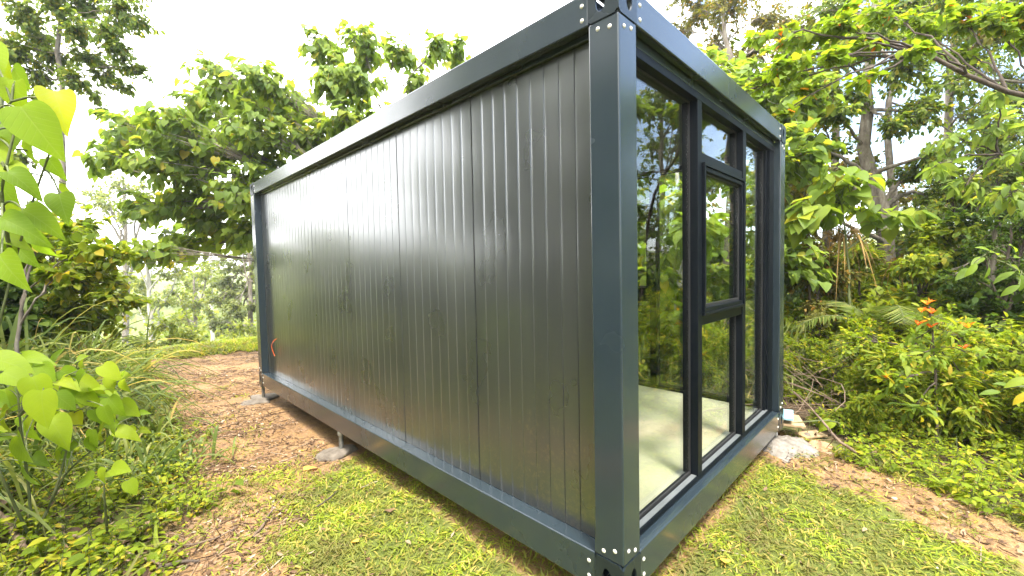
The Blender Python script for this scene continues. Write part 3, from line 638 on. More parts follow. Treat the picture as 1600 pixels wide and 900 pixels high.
# taller grass blades mixed into the left bank and thicket floor
n = 16000; x = rng.uniform(-4.4, 5.0, n); y = rng.uniform(-3, 8.5, n); k = ((x < xl(y)+.12) | (x > 3.1+.5*np.minimum(y, 0))) & ~((x > 2.5) & (x < 4.2) & (y > -.35)) & (wob(x, y, 1.7, 2)+rng.normal(size=n)*.4 > 0); x, y = x[k], y[k]; n = len(x)
P = np.stack([x, y, H(x, y)], 1); a = rng.uniform(0, 6.283, n); D = np.stack([np.cos(a)*.7, np.sin(a)*.7, np.ones(n)], 1)
v, f, uv = scatter('blade', P, D, np.array([0, 0, 1.])+rng.normal(size=(n, 3))*.3, rng.uniform(.06, .26, n), .55)
tag(link('bank_grass', mesh_np('bank_grass', v, [f], uv), L['grass']), 'thin taller grass blades growing among the weeds of the left bank', 'grass', kind='stuff')
# leaf litter
def litter(name, label, n, xs, ys, keep, size, rng):
    x = rng.uniform(*xs, n); y = rng.uniform(*ys, n); k = keep(x, y); x, y = x[k], y[k]; n = len(x)
    P = np.stack([x, y, H(x, y)+.008+rng.uniform(0, .02, n)], 1); a = rng.uniform(0, 6.283, n)
    D = np.stack([np.cos(a), np.sin(a), rng.normal(size=n)*.18], 1); Up = np.array([0, 0, 1.])*rng.choice([-1, 1], (n, 1))+rng.normal(size=(n, 3))*.3
    v1 = scatter('oval', P, D, Up, rng.uniform(*size, n), rng.uniform(.5, 1.2, n)); m = n//2
    a = rng.uniform(0, 3.14, m); Lh = rng.uniform(.02, .12, m)[:, None, None]; x = rng.uniform(*xs, m*3); y = rng.uniform(*ys, m*3); k = keep(x, y); x, y = x[k][:m], y[k][:m]; a = a[:len(x)]; Lh = Lh[:len(x)]
    c = np.stack([x, y, H(x, y)+.012], 1)[:, None]; d = np.stack([np.cos(a), np.sin(a), rng.normal(size=len(x))*.1], 1)[:, None]
    tt = np.array([-1, -.3, .4, 1.])[None, :, None]; PP = c+d*tt*Lh+rng.normal(size=(len(x), 4, 3))*.004
    v2 = tubes(PP, np.full((len(x), 4), .0022)*rng.uniform(.6, 1.8, (len(x), 1)), 3)
    v, f, _ = join([v1[:2], v2]); return tag(link(name, mesh_np(name, v, [f]), L['litter']), label, 'leaf litter', kind='stuff')
litter('leaf_litter', 'dry brown leaves and twigs strewn on the dirt track', 36000, (-2.3, 1.2), (-1.5, 9.8), lambda x, y: (path_m(x, y) > -.12) & ~in_cabin(x, y, .0) & (wob(x, y, .8, 9)*.6+rng.random(len(x))*1.1+wob(x, y, 2.4, 5)*.35-.06*np.maximum(y-3, 0) > .28), (.008, .042), rng)
litter('strip_litter', 'dry leaves and twigs on the bare strip right of the lawn', 2200, (1.6, 4.5), (-4, .8), lambda x, y: (strip_m(x, y) > -.1) | (x > 3.2+.5*np.minimum(y, 0)), (.02, .06), rng)
litter('lawn_litter', 'scattered dry leaves lying in the lawn grass', 2600, (-1.6, 3.2), (-2, 3), lambda x, y: (path_m(x, y) < 0) & ~in_cabin(x, y, -.02) & (rng.random(len(x)) < .45), (.015, .05), rng)
litter('bank_litter', 'brown dead leaves and sticks under the ground cover on the left', 9000, (-4.2, -1.0), (-1, 8), lambda x, y: x < xl(y)+.1, (.02, .08), rng)
# ground cover on the left
n = 44000; x = rng.uniform(-4.6, 6.5, n); y = rng.uniform(-3.5, 9, n); k = ((x < xl(y)+.10+wob(x, y, 1.4, 3)*.18) | (x > 3.12+.5*np.minimum(y, 0)+wob(x, y, 1.4, 3)*.12)) & ~((x > 2.8) & (x < 4.3) & (y > -.4) & (y < 1)) & (wob(x, y, 2, 8)+rng.normal(size=n)*.45 > -.8); x, y = x[k], y[k]; n = len(x)
hgt = rng.uniform(.03, .20, n); b0 = np.stack([x, y, H(x, y)], 1); lean = rng.normal(size=(n, 3))*.25; lean[:, 2] = 1
tt = np.array([0, .5, 1.])[None, :, None]; ST = b0[:, None] + lean[:, None]*hgt[:, None, None]*tt; stm = tubes(ST, np.full((n, 3), .0018), 3)
per = 8; t_ = rng.uniform(.35, 1.05, (n, per)); P = (b0[:, None]+lean[:, None]*(hgt[:, None]*t_)[..., None]).reshape(-1, 3); a = rng.uniform(0, 6.283, n*per)
D = np.stack([np.cos(a), np.sin(a), rng.uniform(-.3, .35, n*per)], 1); P = P + D*.012
v, f, uv = scatter('oval', P, D, np.array([0, 0, 1.])+rng.normal(size=(n*per, 3))*.25, rng.uniform(.020, .058, n*per)*np.repeat(rng.choice([.6, .85, 1.1, 1.7], n, p=[.3, .35, .25, .1]), per), 1.15)
tag(link('ground_cover', mesh_np('ground_cover', v, [f], uv), L['herb']), 'low bright green leafy weeds covering the left bank and the thicket floor', 'ground cover', kind='stuff')
v, f = stm; tag(link('ground_cover_stems', mesh_np('ground_cover_stems', v, [f]), B['green']), 'thin green stems of the low leafy weeds', 'stems', kind='stuff')

# broad-leaved plants placed leaf by leaf
def leafy(name, label, cat, base, tips, leaves, ls=.76, wd=.86, mat='big_near', bark='green', sr=.009, seed=0, tmpl=('heart', 'heart2')):
    """tips: list of stem polylines (world, first = base); leaves: (px,py,dep,length_m,tip angle deg)"""
    rng = np.random.default_rng(seed); base = np.array(base, float); o = empty(name, base, label, cat); W_ = []
    stems = [smoothline(s, 16) for s in tips]; allp = np.concatenate(stems)
    for s in stems: W_.append(tubes((s-base)[None], np.linspace(sr, sr*.45, 16)[None], 6))
    Ps, Ds, Us, Ls = [], [], [], []
    for (px, py, dep, ln, ang) in leaves:
        ln = ln*ls
        c = at(px, py, dep); d = R2*math.cos(math.radians(ang)) + U2*math.sin(math.radians(ang)) + _f*rng.uniform(-.35, .35); d = norm(d)
        up = norm(-_f*rng.uniform(.35, .9) + np.array([0, 0, 1.])*rng.uniform(.6, 1.0) + R2*rng.uniform(-.4, .4)); p = c - d*ln*.45
        Ps.append(p); Ds.append(d); Us.append(up); Ls.append(ln)
        j = np.argmin(np.linalg.norm(allp-p, axis=1)+.4*np.maximum(allp[:, 2]-p[2], 0)); q = allp[j]
        W_.append(tubes((bez(q, (q+p)/2+np.array([0, 0, .04]), p, 8)-base)[None], np.linspace(.0035, .0022, 8)[None], 5))
    v, f, _ = join(W_); link('stem', mesh_np('stems', v, [f], smooth=True), B[bark], o)
    Ps = np.array(Ps)-base; Ds = np.array(Ds); Us = np.array(Us); Ls = np.array(Ls); q = rng.random(len(Ps)) < .5
    ps = [scatter(tmpl[0], Ps[q], Ds[q], Us[q], Ls[q], wd), scatter(tmpl[1], Ps[~q], Ds[~q], Us[~q], Ls[~q], wd)]
    v, f, uv = join(ps); fo = link('foliage', mesh_np('leaves', v, [f], uv, smooth=True), L[mat], o)
    m = fo.modifiers.new('round', 'SUBSURF'); m.levels = 1; m.render_levels = 1
    return o
UL = [(-5,240,1.2,.14,-40),(105,300,1.5,.08,-80),(40,400,1.45,.10,-40),(20,375,1.3,.10,-10),(70,390,1.6,.09,-70),(-15,90,1.25,.15,-60),(24,152,1.25,.135,-85),(92,165,1.2,.15,-55),(62,205,1.15,.19,-58),(24,268,1.2,.12,-20),(38,285,1.15,.11,-35),(8,300,1.3,.11,-60),(97,322,1.25,.12,-62),(66,345,1.2,.13,-32),(28,352,1.15,.12,-22),(12,420,1.1,.13,-50),(3,108,1.3,.10,-60),(-20,200,1.2,.15,-120),(-30,330,1.2,.15,-100),(62,325,1.35,.09,-10),(50,318,1.4,.08,60),(15,212,1.35,.13,-70),(45,232,1.4,.11,-100),(20,325,1.35,.12,-80),(85,262,1.5,.10,-60),(5,375,1.3,.12,-40),(55,372,1.5,.11,-30),(30,120,1.4,.1,-60)]
b0 = gpt(*at(-60, 450, 1.5)[:2])
leafy('broad_leaf_sapling', 'tall sapling whose big heart-shaped leaves hang at the upper left edge', 'plant', b0,
      [[b0, at(-30, 620, 1.4), at(20, 420, 1.35), at(48, 310, 1.28), at(80, 240, 1.2), at(92, 200, 1.2)], [at(-20, 560, 1.4), at(-25, 300, 1.3), at(0, 150, 1.25), at(70, 152, 1.22)], [at(20, 420, 1.35), at(0, 300, 1.2), at(30, 175, 1.2)]], UL, ls=.78, seed=2, sr=.006)
r2 = np.random.default_rng(8)
LL = [(18,568,2.35,.26,-20),(52,560,2.5,.22,10),(28,592,2.3,.2,-30),(72,582,2.5,.17,-45),(112,588,2.6,.18,-40),(138,602,2.6,.2,-25),(60,612,2.3,.24,-70),(66,640,2.2,.27,-85),(102,628,2.5,.18,-50),(142,625,2.6,.19,-60),(150,652,2.6,.14,-80),(92,674,2.35,.25,-48),(32,702,2.3,.25,-100),(42,742,2.2,.23,-95),(4,655,2.4,.2,-120),(146,686,2.6,.16,-90),(178,664,2.8,.13,-20),(197,650,2.8,.11,10),(226,673,2.9,.09,-10),(223,645,2.9,.10,20),(125,560,2.7,.14,30),(88,556,2.7,.15,60),(12,625,2.5,.2,-60),(170,690,2.8,.12,-100),(-20,600,2.3,.25,-140),(-20,680,2.3,.25,-120),(-30,740,2.2,.25,-100),(120,655,2.65,.15,-60),(85,655,2.7,.16,-100)]
LL += [(r2.uniform(-20, 215), r2.uniform(555, 720), r2.uniform(2.45, 3.0), r2.uniform(.12, .2), r2.uniform(-150, 30)) for _ in range(62)]
b1 = gpt(*at(40, 700, 2.6)[:2])
leafy('broad_leaf_shrub', 'waist-high bright heart-leaved shrub at the lower left beside the track', 'shrub', b1,
      [[b1, at(45, 760, 2.6), at(30, 650, 2.5), at(25, 560, 2.5)], [b1, at(90, 760, 2.6), at(110, 680, 2.65), at(120, 570, 2.7)], [b1, at(100, 740, 2.7), at(160, 690, 2.75), at(215, 655, 2.85)], [b1, at(0, 740, 2.4), at(-30, 640, 2.4)], [at(30, 650, 2.5), at(70, 610, 2.5), at(100, 590, 2.6)]], LL, seed=4, ls=.74)
b2 = gpt(*at(165, 790, 2.7)[:2]); sm = [(130,748,2.5,.19,170),(185,733,2.5,.19,10),(160,745,2.4,.13,-100),(206,762,2.5,.13,-60),(150,775,2.6,.10,200)]
leafy('broad_leaf_seedling', 'small seedling with four yellow-green leaves among the low weeds', 'plant', b2, [[b2, at(163, 775, 2.5), at(162, 735, 2.48)]], sm, seed=5)
b3 = gpt(3.55, -.75)
leafy('low_vine', 'trailing vine with three pale leaves below the red-tipped sapling', 'vine', b3, [[b3, at(1340, 700, 4.2), at(1330, 668, 4.1), at(1300, 655, 4.1), at(1225, 662, 4.1)]],
      [(1290, 665, 4.1, .19, -150), (1315, 672, 4.1, .17, -50), (1362, 672, 4.1, .19, -30), (1385, 668, 4.1, .16, 10), (1262, 690, 4.2, .13, -90), (1245, 700, 4.2, .12, -60)], seed=6)

# strap-leaved clumps, ferns and palms
def straps(name, label, cat, base, n, ln, spread, mat='strap', seed=0, wid=1.0, arch=.9, group=None, rise=1.0):
    rng = np.random.default_rng(seed); base = np.array(base, float); a = rng.uniform(0, 6.283, n); el = np.radians(rng.uniform(35, 86, n)); K = 8
    l = ln*rng.uniform(.5, 1.15, n); d = np.stack([np.cos(a)*np.cos(el), np.sin(a)*np.cos(el), np.sin(el)*rise], 1)
    p = np.stack([rng.normal(size=n)*spread, rng.normal(size=n)*spread, np.zeros(n)], 1)
    t = np.linspace(0, 1, K)[None, :, None]; g_ = np.array([0, 0, -1.])[None, None]
    C_ = p[:, None] + d[:, None]*l[:, None, None]*t + g_*(arch*rng.uniform(.3, 1.1, n))[:, None, None]*l[:, None, None]*t**2.4*.75
    side = norm(np.cross(d, np.array([0, 0, 1.]) + rng.normal(size=(n, 3))*.25)); wv = (np.array([.6, .9, 1, 1, .9, .7, .4, .03])[None, :]*.010*wid*rng.uniform(.6, 1.3, (n, 1)))[..., None]
    fold = np.array([0, 0, .004*wid])
    V = np.stack([C_-side[:, None]*wv+fold, C_, C_+side[:, None]*wv+fold], 2); idx = np.arange(n*K*3).reshape(n, K, 3)
    F = np.concatenate([np.stack([idx[:, :-1, j], idx[:, :-1, j+1], idx[:, 1:, j+1], idx[:, 1:, j]], -1).reshape(-1, 4) for j in (0, 1)])
    zmin = np.array([float(0)]); V = V.reshape(-1, 3)
    o = link(name, mesh_np(name, V, [F], smooth=True), L[mat], None, base); return tag(o, label, cat, group)
def frond(base, d, ln, rng, nl=44, w=.30, droop=.55, side_up=None):
    d = norm(np.array(d, float)); K = 12; t = np.linspace(0, 1, K)[:, None]; C_ = d*ln*t + np.array([0, 0, -1.])*droop*ln*t**2.2 + base
    tt = np.linspace(.12, .99, nl); s = tt*(K-1); i = s.astype(int).clip(0, K-2); P = C_[i]+(C_[i+1]-C_[i])*(s-i)[:, None]; tan = norm(C_[i+1]-C_[i])
    sd = norm(np.cross(tan, np.array([0, 0, 1.]))); prof = np.sin(np.clip(tt*1.02, 0, 1)*math.pi)**.6*w+.03
    out_ = []
    for sg in (-1, 1):
        D = sd*sg + tan*.75 + np.array([0, 0, -.25]) + rng.normal(size=(nl, 3))*.06; out_.append(scatter('strip', P, D, np.cross(D, tan)*sg*-1+np.array([0, 0, .3]), prof, 1.6))
    return out_, tubes(C_[None], np.linspace(.009, .002, K)[None], 5)
def palm(name, label, base, fr, mat='palm', bark='green', th=.0, seed=0, cat='palm', group=None):
    rng = np.random.default_rng(seed); lv, wd = [], []
    top = np.array([0, 0, th])
    if th > 0: wd.append(tubes(smoothline([(0, 0, 0), (0.02, 0.01, th*.5), tuple(top)], 6)[None], np.full((1, 6), .05), 10))
    for (d, ln, dr) in fr:
        a, b = frond(top, d, ln, rng, droop=dr); lv += a; wd.append(b)
    o = empty(name, base, label, cat, group)
    v, f, _ = join(wd); link('stem', mesh_np('palm_stem', v, [f], smooth=True), B[bark], o)
    v, f, uv = join(lv); link('frond', mesh_np('palm_frond', v, [f], uv), L[mat], o); return o

st = [((-2.05, 5.2), 1.7, 260), ((-1.75, 6.6), 1.8, 300), ((-2.5, 3.6), 1.2, 260), ((-1.38, 3.9), .6, 220), ((-3.0, 4.9), 1.8, 260), ((-2.4, 6.2), 2.2, 320), ((-2.0, 7.9), 2.0, 280), ((-1.5, 4.9), .95, 260)]
lb = ['strappy arching grass clump at the middle of the left bank', 'strappy grass clump at the far turn of the track on the left', 'tall strappy grass clump right behind the heart-leaved shrub', 'low pale strap-leaved clump touching the left edge of the track', 'strappy clump at the left picture edge under the dark shrubs', 'long-bladed clump in the middle of the bank below the dark shrubs', 'farthest strappy clump where the track bends left', 'arching pale clump spilling over the track edge halfway along']
for i, (p, ln, nn) in enumerate(st):
    straps('strap_grass', lb[i], 'grass clump', gpt(p[0], p[1]), int(nn*1.3), ln, .22, wid=1.7 if ln > 1.5 else 1.3, seed=30+i, group='strappy grass clumps on the left bank', arch=1.6)
r3 = np.random.default_rng(21)
proto = straps('reed_clump', 'yellow-green blade clump in the thicket behind the cabin end', 'grass clump', gpt(4.6, .9), 130, 1.5, .2, seed=50, wid=1.5, arch=.8, group='tall blade clumps in the right thicket')
for (x, y, s) in ((5.1, 1.5, 1.15), (5.4, .7, 1.0), (4.9, .3, .8), (6.2, 1.6, 1.2), (6.0, .2, 1.0), (4.3, 1.9, .9), (5.3, -.6, .7), (4.6, 3.2, 1.0), (4.5, 4.6, 1.1)):
    dup(proto, gpt(x, y), r3.uniform(0, 6), s)
palm('palm_sapling', 'arching green palm fronds at the foot of the leaning trunk tree', gpt(6.0, -.55), [((-.5, -.4, .55), 1.7, .55), ((-.9, .25, .5), 1.5, .6), ((-.2, -.9, .6), 1.5, .6), ((.6, -.5, .8), 1.4, .5), ((-.65, .7, .7), 1.6, .55), ((.3, .7, .9), 1.4, .5), ((-.75, -.15, .9), 1.8, .6)], th=1.0, seed=3)
palm('palm_sapling', 'green palm fronds seen through the glazing behind the cabin', gpt(5.6, 2.6), [((-.7, -.5, .7), 1.6, .5), ((-.6, .6, .8), 1.5, .5), ((.4, -.9, .7), 1.4, .5), ((-.1, -1, .9), 1.5, .6), ((.8, .3, .8), 1.4, .5)], th=.4, seed=4)
for (dx, dy, dz, nn, ll, lb_) in ((0, 0, 2.75, 60, 1.0, 'dead straw-coloured strips hanging below the forked trunk'), (.3, -.7, 2.35, 34, .8, 'smaller bunch of dead strips right of the forked trunk')):
    straps('dead_fronds', lb_, 'dead fronds', gpt(6.7+dx, .05+dy)+np.array([0, 0, dz-.3]), nn, ll, .05, mat='drypalm', seed=71, wid=1.1, arch=2.2)

# ------------------------------------------------------------------ trees, left and far
def cl(lst, dep, fr=None, jit=.5, sd=0):
    r = np.random.default_rng(sd); o = []
    for c in lst:
        d = dep + r.uniform(-jit, jit); o.append((at(c[0], c[1], d), c[2]/FP*d) + ((c[3],) if len(c) > 3 else ()))
    return o
D1 = 7.6; tb = at(640, 520, 8.6)
plant('broadleaf_tree', 'large spreading broad-leaved tree rising behind the far end of the cabin', 'tree',
      [gpt(tb[0], tb[1]), at(640, 420, 8.5), at(632, 330, 8.3), at(615, 250, 8.1), at(600, 180, 8)], .07,
      cl([(345,128,52,.6),(300,165,45,.5),(398,118,46,.7),(440,160,50,.8),(520,120,48,.95),(498,72,34,.95),(565,68,44,1),(560,130,46,1),(625,80,30,1),(690,72,26,1),(655,125,26,.95),(718,78,20,1),(610,190,40,.9),(470,215,60,.7),(390,200,60,.6),(320,230,60,.5),(250,190,52,.45),(195,205,48,.6),(160,245,36,.55),(240,255,55,.6),(290,300,60,.5),(360,290,60,.5),(220,325,42,.5),(330,355,50,.5),(260,380,40,.5),(375,360,40,.5),(420,270,50,.5),(540,190,50,.8),(205,395,30,.25),(450,300,40,.4),(540,260,50,.6)], D1, sd=1, jit=.7),
      leaf='heart', lmat='mac', size=.14, twigs=105, per=10, seed=101, tw_r=.006, droop=.95, flat=.85, wid=.95, limb_r=.35, jit=.3, shell=.3)
D2 = 8.5; tb = at(92, 470, D2)
plant('slender_tree', 'slim tall tree with small drooping leaves at the top left', 'tree',
      [gpt(tb[0], tb[1]), at(98, 320, D2), at(94, 180, D2), at(92, 60, D2), at(95, -60, D2)], .075,
      cl([(40,20,34,.85),(90,10,30,.9),(140,14,34,.9),(190,16,34,.9),(222,34,24,.9),(60,60,34,.8),(120,48,30,.85),(170,52,26,.85),(20,80,34,.75),(90,92,28,.8),(140,88,26,.8),(190,78,24,.8),(215,108,20,.75),(170,118,22,.75),(120,125,26,.7),(60,118,28,.7),(20,130,24,.7),(205,140,14,.7),(100,-40,60,1),(200,-30,40,1),(-40,60,60,.8),(150,150,14,.7),(165,172,12,.65),(35,200,26,.5),(20,250,26,.5),(60,165,18,.6)], D2, sd=2),
      leaf='oval', lmat='fine', size=.085, twigs=260, per=13, seed=102, tw_r=.004, droop=.5, wid=1.1, limb_r=.35, shell=.05, flat=1.1)
tb = at(60, 560, 6.6)
plant('broadleaf_shrub', 'dense mid-green shrub over the strappy grass on the left bank', 'shrub',
      [gpt(tb[0], tb[1]), at(60, 480, 6.6), at(80, 420, 6.6), at(90, 380, 6.6)], .05,
      cl([(90,370,50),(140,400,46),(40,390,48),(160,440,42),(110,440,50),(60,440,50),(10,430,50),(185,470,34),(130,350,34),(180,400,30),(30,350,34),(120,490,46),(60,500,46),(165,500,36)], 6.4, sd=3, jit=.6),
      leaf='oval', lmat='shrub', size=.10, twigs=130, per=16, seed=103, tw_r=.004, droop=.3, wid=1.3)
tb = at(-60, 560, 5.2)
plant('dark_shrub', 'dark leafy shrub at the left edge above the strappy grass', 'shrub', [gpt(tb[0], tb[1]), at(-60, 500, 5.2), at(-60, 420, 5.2)], .06,
      cl([(-40,430,60),(0,470,50),(-20,500,60),(-90,480,60),(30,500,40),(-60,370,50),(20,440,34)], 5.2, sd=4, jit=.3), leaf='oval', lmat='dark', size=.11, twigs=150, per=16, seed=104, tw_r=.005, droop=.4, wid=1.3)
tb = at(20, 480, 3.6)
plant('climbing_shrub', 'bright small-leaved shrub under the hanging heart leaves', 'shrub', [gpt(tb[0], tb[1]), at(25, 560, 3.6), at(40, 440, 3.6), at(60, 380, 3.7)], .02,
      cl([(60,385,42),(110,380,34),(20,400,36),(100,420,30),(150,385,18),(60,340,22)], 3.7, sd=5, jit=.2), leaf='oval', lmat='shrub', size=.085, twigs=120, per=12, seed=105, tw_r=.003, droop=.3, wid=1.4)
# far trees beyond the ridge
def fartree(px, py0, dep, top, cls, label, lm='far', bark='pale', sz=.22, seed=0, tr=.16, tw=14, leaf='oval', flat=.5, per=14, jit=1.5, name='far_tree'):
    b = at(px, py0, dep); base = gpt(b[0], b[1]); tp = at(px+top[0], top[1], dep)
    return plant(name, label, 'tree', [base, base*.66+tp*.34, base*.33+tp*.67, tp], tr, cl(cls, dep, sd=seed, jit=jit), leaf=leaf, lmat=lm, bark=bark, size=sz, twigs=tw, per=per, seed=seed, tw_r=.012, droop=.15, flat=flat, limb_r=.4, sides=8)
fartree(392, 535, 22, (-2, 385), [(392,398,28),(365,415,26),(410,430,30),(350,440,24),(380,455,34),(345,475,26),(370,492,30),(400,480,26),(340,505,22),(365,520,24),(378,372,16),(420,400,30),(430,460,30)], 'open-crowned pine beside the far back corner of the cabin', 'pine', 'grey', .22, 201, .17, 26, 'fine', .55, 20, name='pine_tree')
fartree(232, 530, 26, (0, 400), [(235,405,26),(265,425,28),(225,440,26),(290,415,22),(205,400,24),(250,470,28),(215,480,26)], 'pale-trunked light green tree at the end of the track', 'far', 'pale', .24, 202, .2, 16)
fartree(300, 530, 30, (4, 430), [(300,440,30),(325,425,24),(275,455,28),(330,465,26),(305,480,30),(285,500,26),(335,500,20)], 'yellow-green airy tree left of the pine', 'far', 'grey', .24, 203, .16, 16)
fartree(190, 480, 34, (5, 290), [(190,285,34),(150,300,26),(230,292,26),(170,315,26),(215,318,28),(135,318,16),(190,340,20)], 'flat-topped tree seen over the shrubs between hanging leaves and broad-leaved tree', 'far', 'grey', .30, 204, .25, 12, flat=.32)
fartree(330, 540, 42, (0, 400), [(345,408,20),(320,415,20),(370,400,18),(300,430,26),(345,440,26)], 'small distant tree between the yellow-green tree and the pine', 'far', 'pale', .35, 205, .2, 10)
fartree(120, 520, 40, (0, 430), [(120,420,40),(80,430,40),(160,430,40),(190,440,30),(220,450,24)], 'distant broad tree behind the left bank shrubs', 'far', 'grey', .4, 206, .25, 8)
# low growth on the slope beyond the ridge
r4 = np.random.default_rng(77)
pb = plant('slope_bush', 'rounded bright bush on the slope beyond the ridge', 'shrub', [(0, 15, float(H(0, 15))), (0, 15, float(H(0, 15))+1.2)], .06,
           [((-.5, 15, float(H(0, 15))+1.0), .8), ((.5, 15.2, float(H(0, 15))+1.1), .8), ((0, 14.7, float(H(0, 15))+1.6), .7), ((.1, 15.3, float(H(0, 15))+.5), .9)], leaf='oval', lmat='far', size=.13, twigs=50, per=14, seed=300, group='bushes on the slope beyond the ridge')
for (x, y, s) in ((-2.5, 17, 1.1), (2.2, 16, .9), (4.5, 19, 1.3), (-.8, 21, 1.3), (1.8, 24, 1.5), (5.5, 25, 1.7), (-4, 22, 1.5), (3.2, 14.5, .7), (7, 20, 1.5), (-1.5, 27, 1.9), (4, 31, 2.2), (0.5, 34, 2.4), (8, 32, 2.3), (-3.2, 13.8, .8)):
    dup(pb, gpt(x, y), r4.uniform(0, 6), s)

# ------------------------------------------------------------------ right thicket
tb = at(1392, 470, 7.6)
plant('forked_tree', 'ivy-wrapped leaning tree with a forked trunk in the right thicket', 'tree',
      [gpt(tb[0], tb[1]), at(1395, 520, 7.6), at(1388, 400, 7.6), at(1370, 320, 7.6), at(1358, 270, 7.6), at(1350, 200, 7.6), at(1355, 100, 7.6), at(1370, -20, 7.6)], .155,
      cl([(1270,140,46,.75),(1310,90,50,.85),(1360,60,60,.9),(1420,110,56,.85),(1270,230,34,.55),(1440,180,50,.75),(1240,190,34,.7),(1300,180,34,.65),(1400,20,60,.95),(1300,20,60,.95),(1480,240,36,.6),(1460,60,46,.9),(1230,90,30,.8),(1340,150,30,.7),(1250,270,26,.5),(1300,235,30,.55),(1420,270,30,.5),(1460,310,36,.5),(1240,330,26,.45),(1400,200,30,.7)], 7.6, sd=12, jit=1.0),
      leaf='oval', lmat='fine', size=.085, twigs=150, per=18, seed=112, tw_r=.005, vine=420, droop=.35, limb_r=.45, wid=1.1, shell=.2, sides=14)
tb = at(1398, 470, 8.4)
plant('grey_stemmed_tree', 'straight grey-stemmed tree just behind the leaning forked tree', 'tree', [gpt(tb[0], tb[1]), at(1405, 450, 8.4), at(1392, 300, 8.4), at(1385, 200, 8.4), at(1400, 100, 8.4), at(1440, -40, 8.4)], .09,
      cl([(1450,40,60,.95),(1520,110,50,.9),(1540,200,44,.8),(1500,290,40,.6),(1560,260,50,.7),(1580,60,60,.95),(1600,160,50,.85),(1500,-10,60,1),(1530,330,36,.6)], 9, sd=13, jit=1.0),
      leaf='fine', lmat='fine', size=.09, twigs=140, per=18, seed=113, tw_r=.004, droop=.3, shell=.15)
tb = at(1130, 500, 10)
plant('feathery_tree', 'fine-leaved tree with rust tints above the glazed end of the cabin', 'tree', [gpt(tb[0], tb[1]), at(1140, 300, 10), at(1150, 150, 10), at(1130, 20, 10)], .12,
      cl([(1090,20,46,.95),(1140,10,56,.95),(1200,30,50,.95),(1060,50,26,.9),(1180,80,40,.85),(1120,70,34,.85),(1240,60,40,.85),(1150,120,30,.8),(1250,260,26,.5),(1255,310,24,.45),(1240,350,26,.4),(1260,170,30,.7),(1080,-30,60,1),(1180,-40,70,1)], 10.5, sd=14, jit=1.3),
      leaf='fine', lmat='olive', size=.10, twigs=110, per=18, seed=114, tw_r=.006, droop=.25, wid=.9, shell=.1, bark='grey')
# overhanging branches from a tree standing just right of the picture
tb = at(1900, 560, 4.2)
plant('overhanging_tree', 'tree at the right edge whose bright round-leaved branch reaches over the cabin', 'tree',
      [gpt(tb[0], tb[1]), at(1880, 400, 4.2), at(1800, 200, 4.1), at(1700, 165, 4.0), at(1600, 157, 3.9), at(1510, 130, 3.8), at(1440, 80, 3.9)], .045,
      cl([(1120,175,22,1),(1170,140,34,1),(1215,110,36,1),(1180,60,18,1),(1240,60,36,1),(1290,95,30,1),(1250,150,26,1),(1300,40,40,1),(1350,70,26,1),(1370,20,40,.95),(1430,30,40,.9),(1490,25,40,.85),(1545,30,40,.8),(1590,60,30,.75),(1420,80,20,.95),(1500,80,26,.85),(1600,10,40,.8),(1340,130,18,1),(1200,190,16,1)], 4.0, sd=15, jit=.35),
      leaf='heartlo', lmat='bright', bark='dark', size=.070, twigs=210, per=8, seed=115, tw_r=.0028, droop=.12, limb_r=.12, wid=1.1, shell=.1, start=.1, jit=.22, flat=.6)
tb = at(1760, 620, 5)
plant('glossy_leaf_tree', 'long-leaved branch hanging over the dark thicket at the right edge', 'tree', [gpt(tb[0], tb[1]), at(1740, 400, 4.8), at(1650, 280, 4.7), at(1560, 240, 4.6)], .04,
      cl([(1480,215,30,1),(1540,200,36,1),(1590,240,40,.9),(1510,290,36,1),(1570,310,40,.9),(1460,260,22,1),(1600,180,30,.9),(1620,330,40,.8),(1560,140,26,1)], 4.7, sd=16, jit=.4),
      leaf='ovalhi', lmat='mac', bark='dark', size=.13, twigs=90, per=6, seed=116, tw_r=.004, droop=.5, limb_r=.3, wid=.9, shell=.2)
tb = at(1335, 560, 6.3)
plant('pale_leaf_sapling', 'sapling topped by a dome of pale heart leaves next to the cabin corner', 'tree', [gpt(tb[0], tb[1]), at(1330, 500, 6.3), at(1325, 400, 6.3), at(1315, 320, 6.2)], .025,
      cl([(1310,305,40,.95),(1275,325,28,.9),(1345,330,26,.9),(1300,280,26,1),(1260,345,16,.85),(1335,290,24,1),(1400,345,22,.8),(1430,340,14,.8)], 6.2, sd=17, jit=.2),
      leaf='heart', lmat='macpale', bark='green', size=.24, twigs=60, per=3, seed=117, tw_r=.006, droop=.8, shell=.75, flat=.6, start=.7, jit=.22)
tb = at(1560, 640, 5.2)
plant('dark_shrub', 'tall dark small-leaved shrub filling the right edge of the thicket', 'shrub', [gpt(tb[0], tb[1]), at(1560, 520, 5.4), at(1550, 400, 5.4), at(1560, 340, 5.4)], .05,
      cl([(1560,370,50),(1510,400,44),(1600,420,50),(1540,460,50),(1590,500,50),(1560,550,50),(1610,600,50),(1500,340,30),(1530,600,36),(1640,350,50),(1480,440,28),(1660,500,60)], 5.6, sd=18, jit=.4),
      leaf='oval', lmat='dark', size=.055, twigs=190, per=24, seed=118, tw_r=.003, droop=.3, wid=1.2, shell=.2)
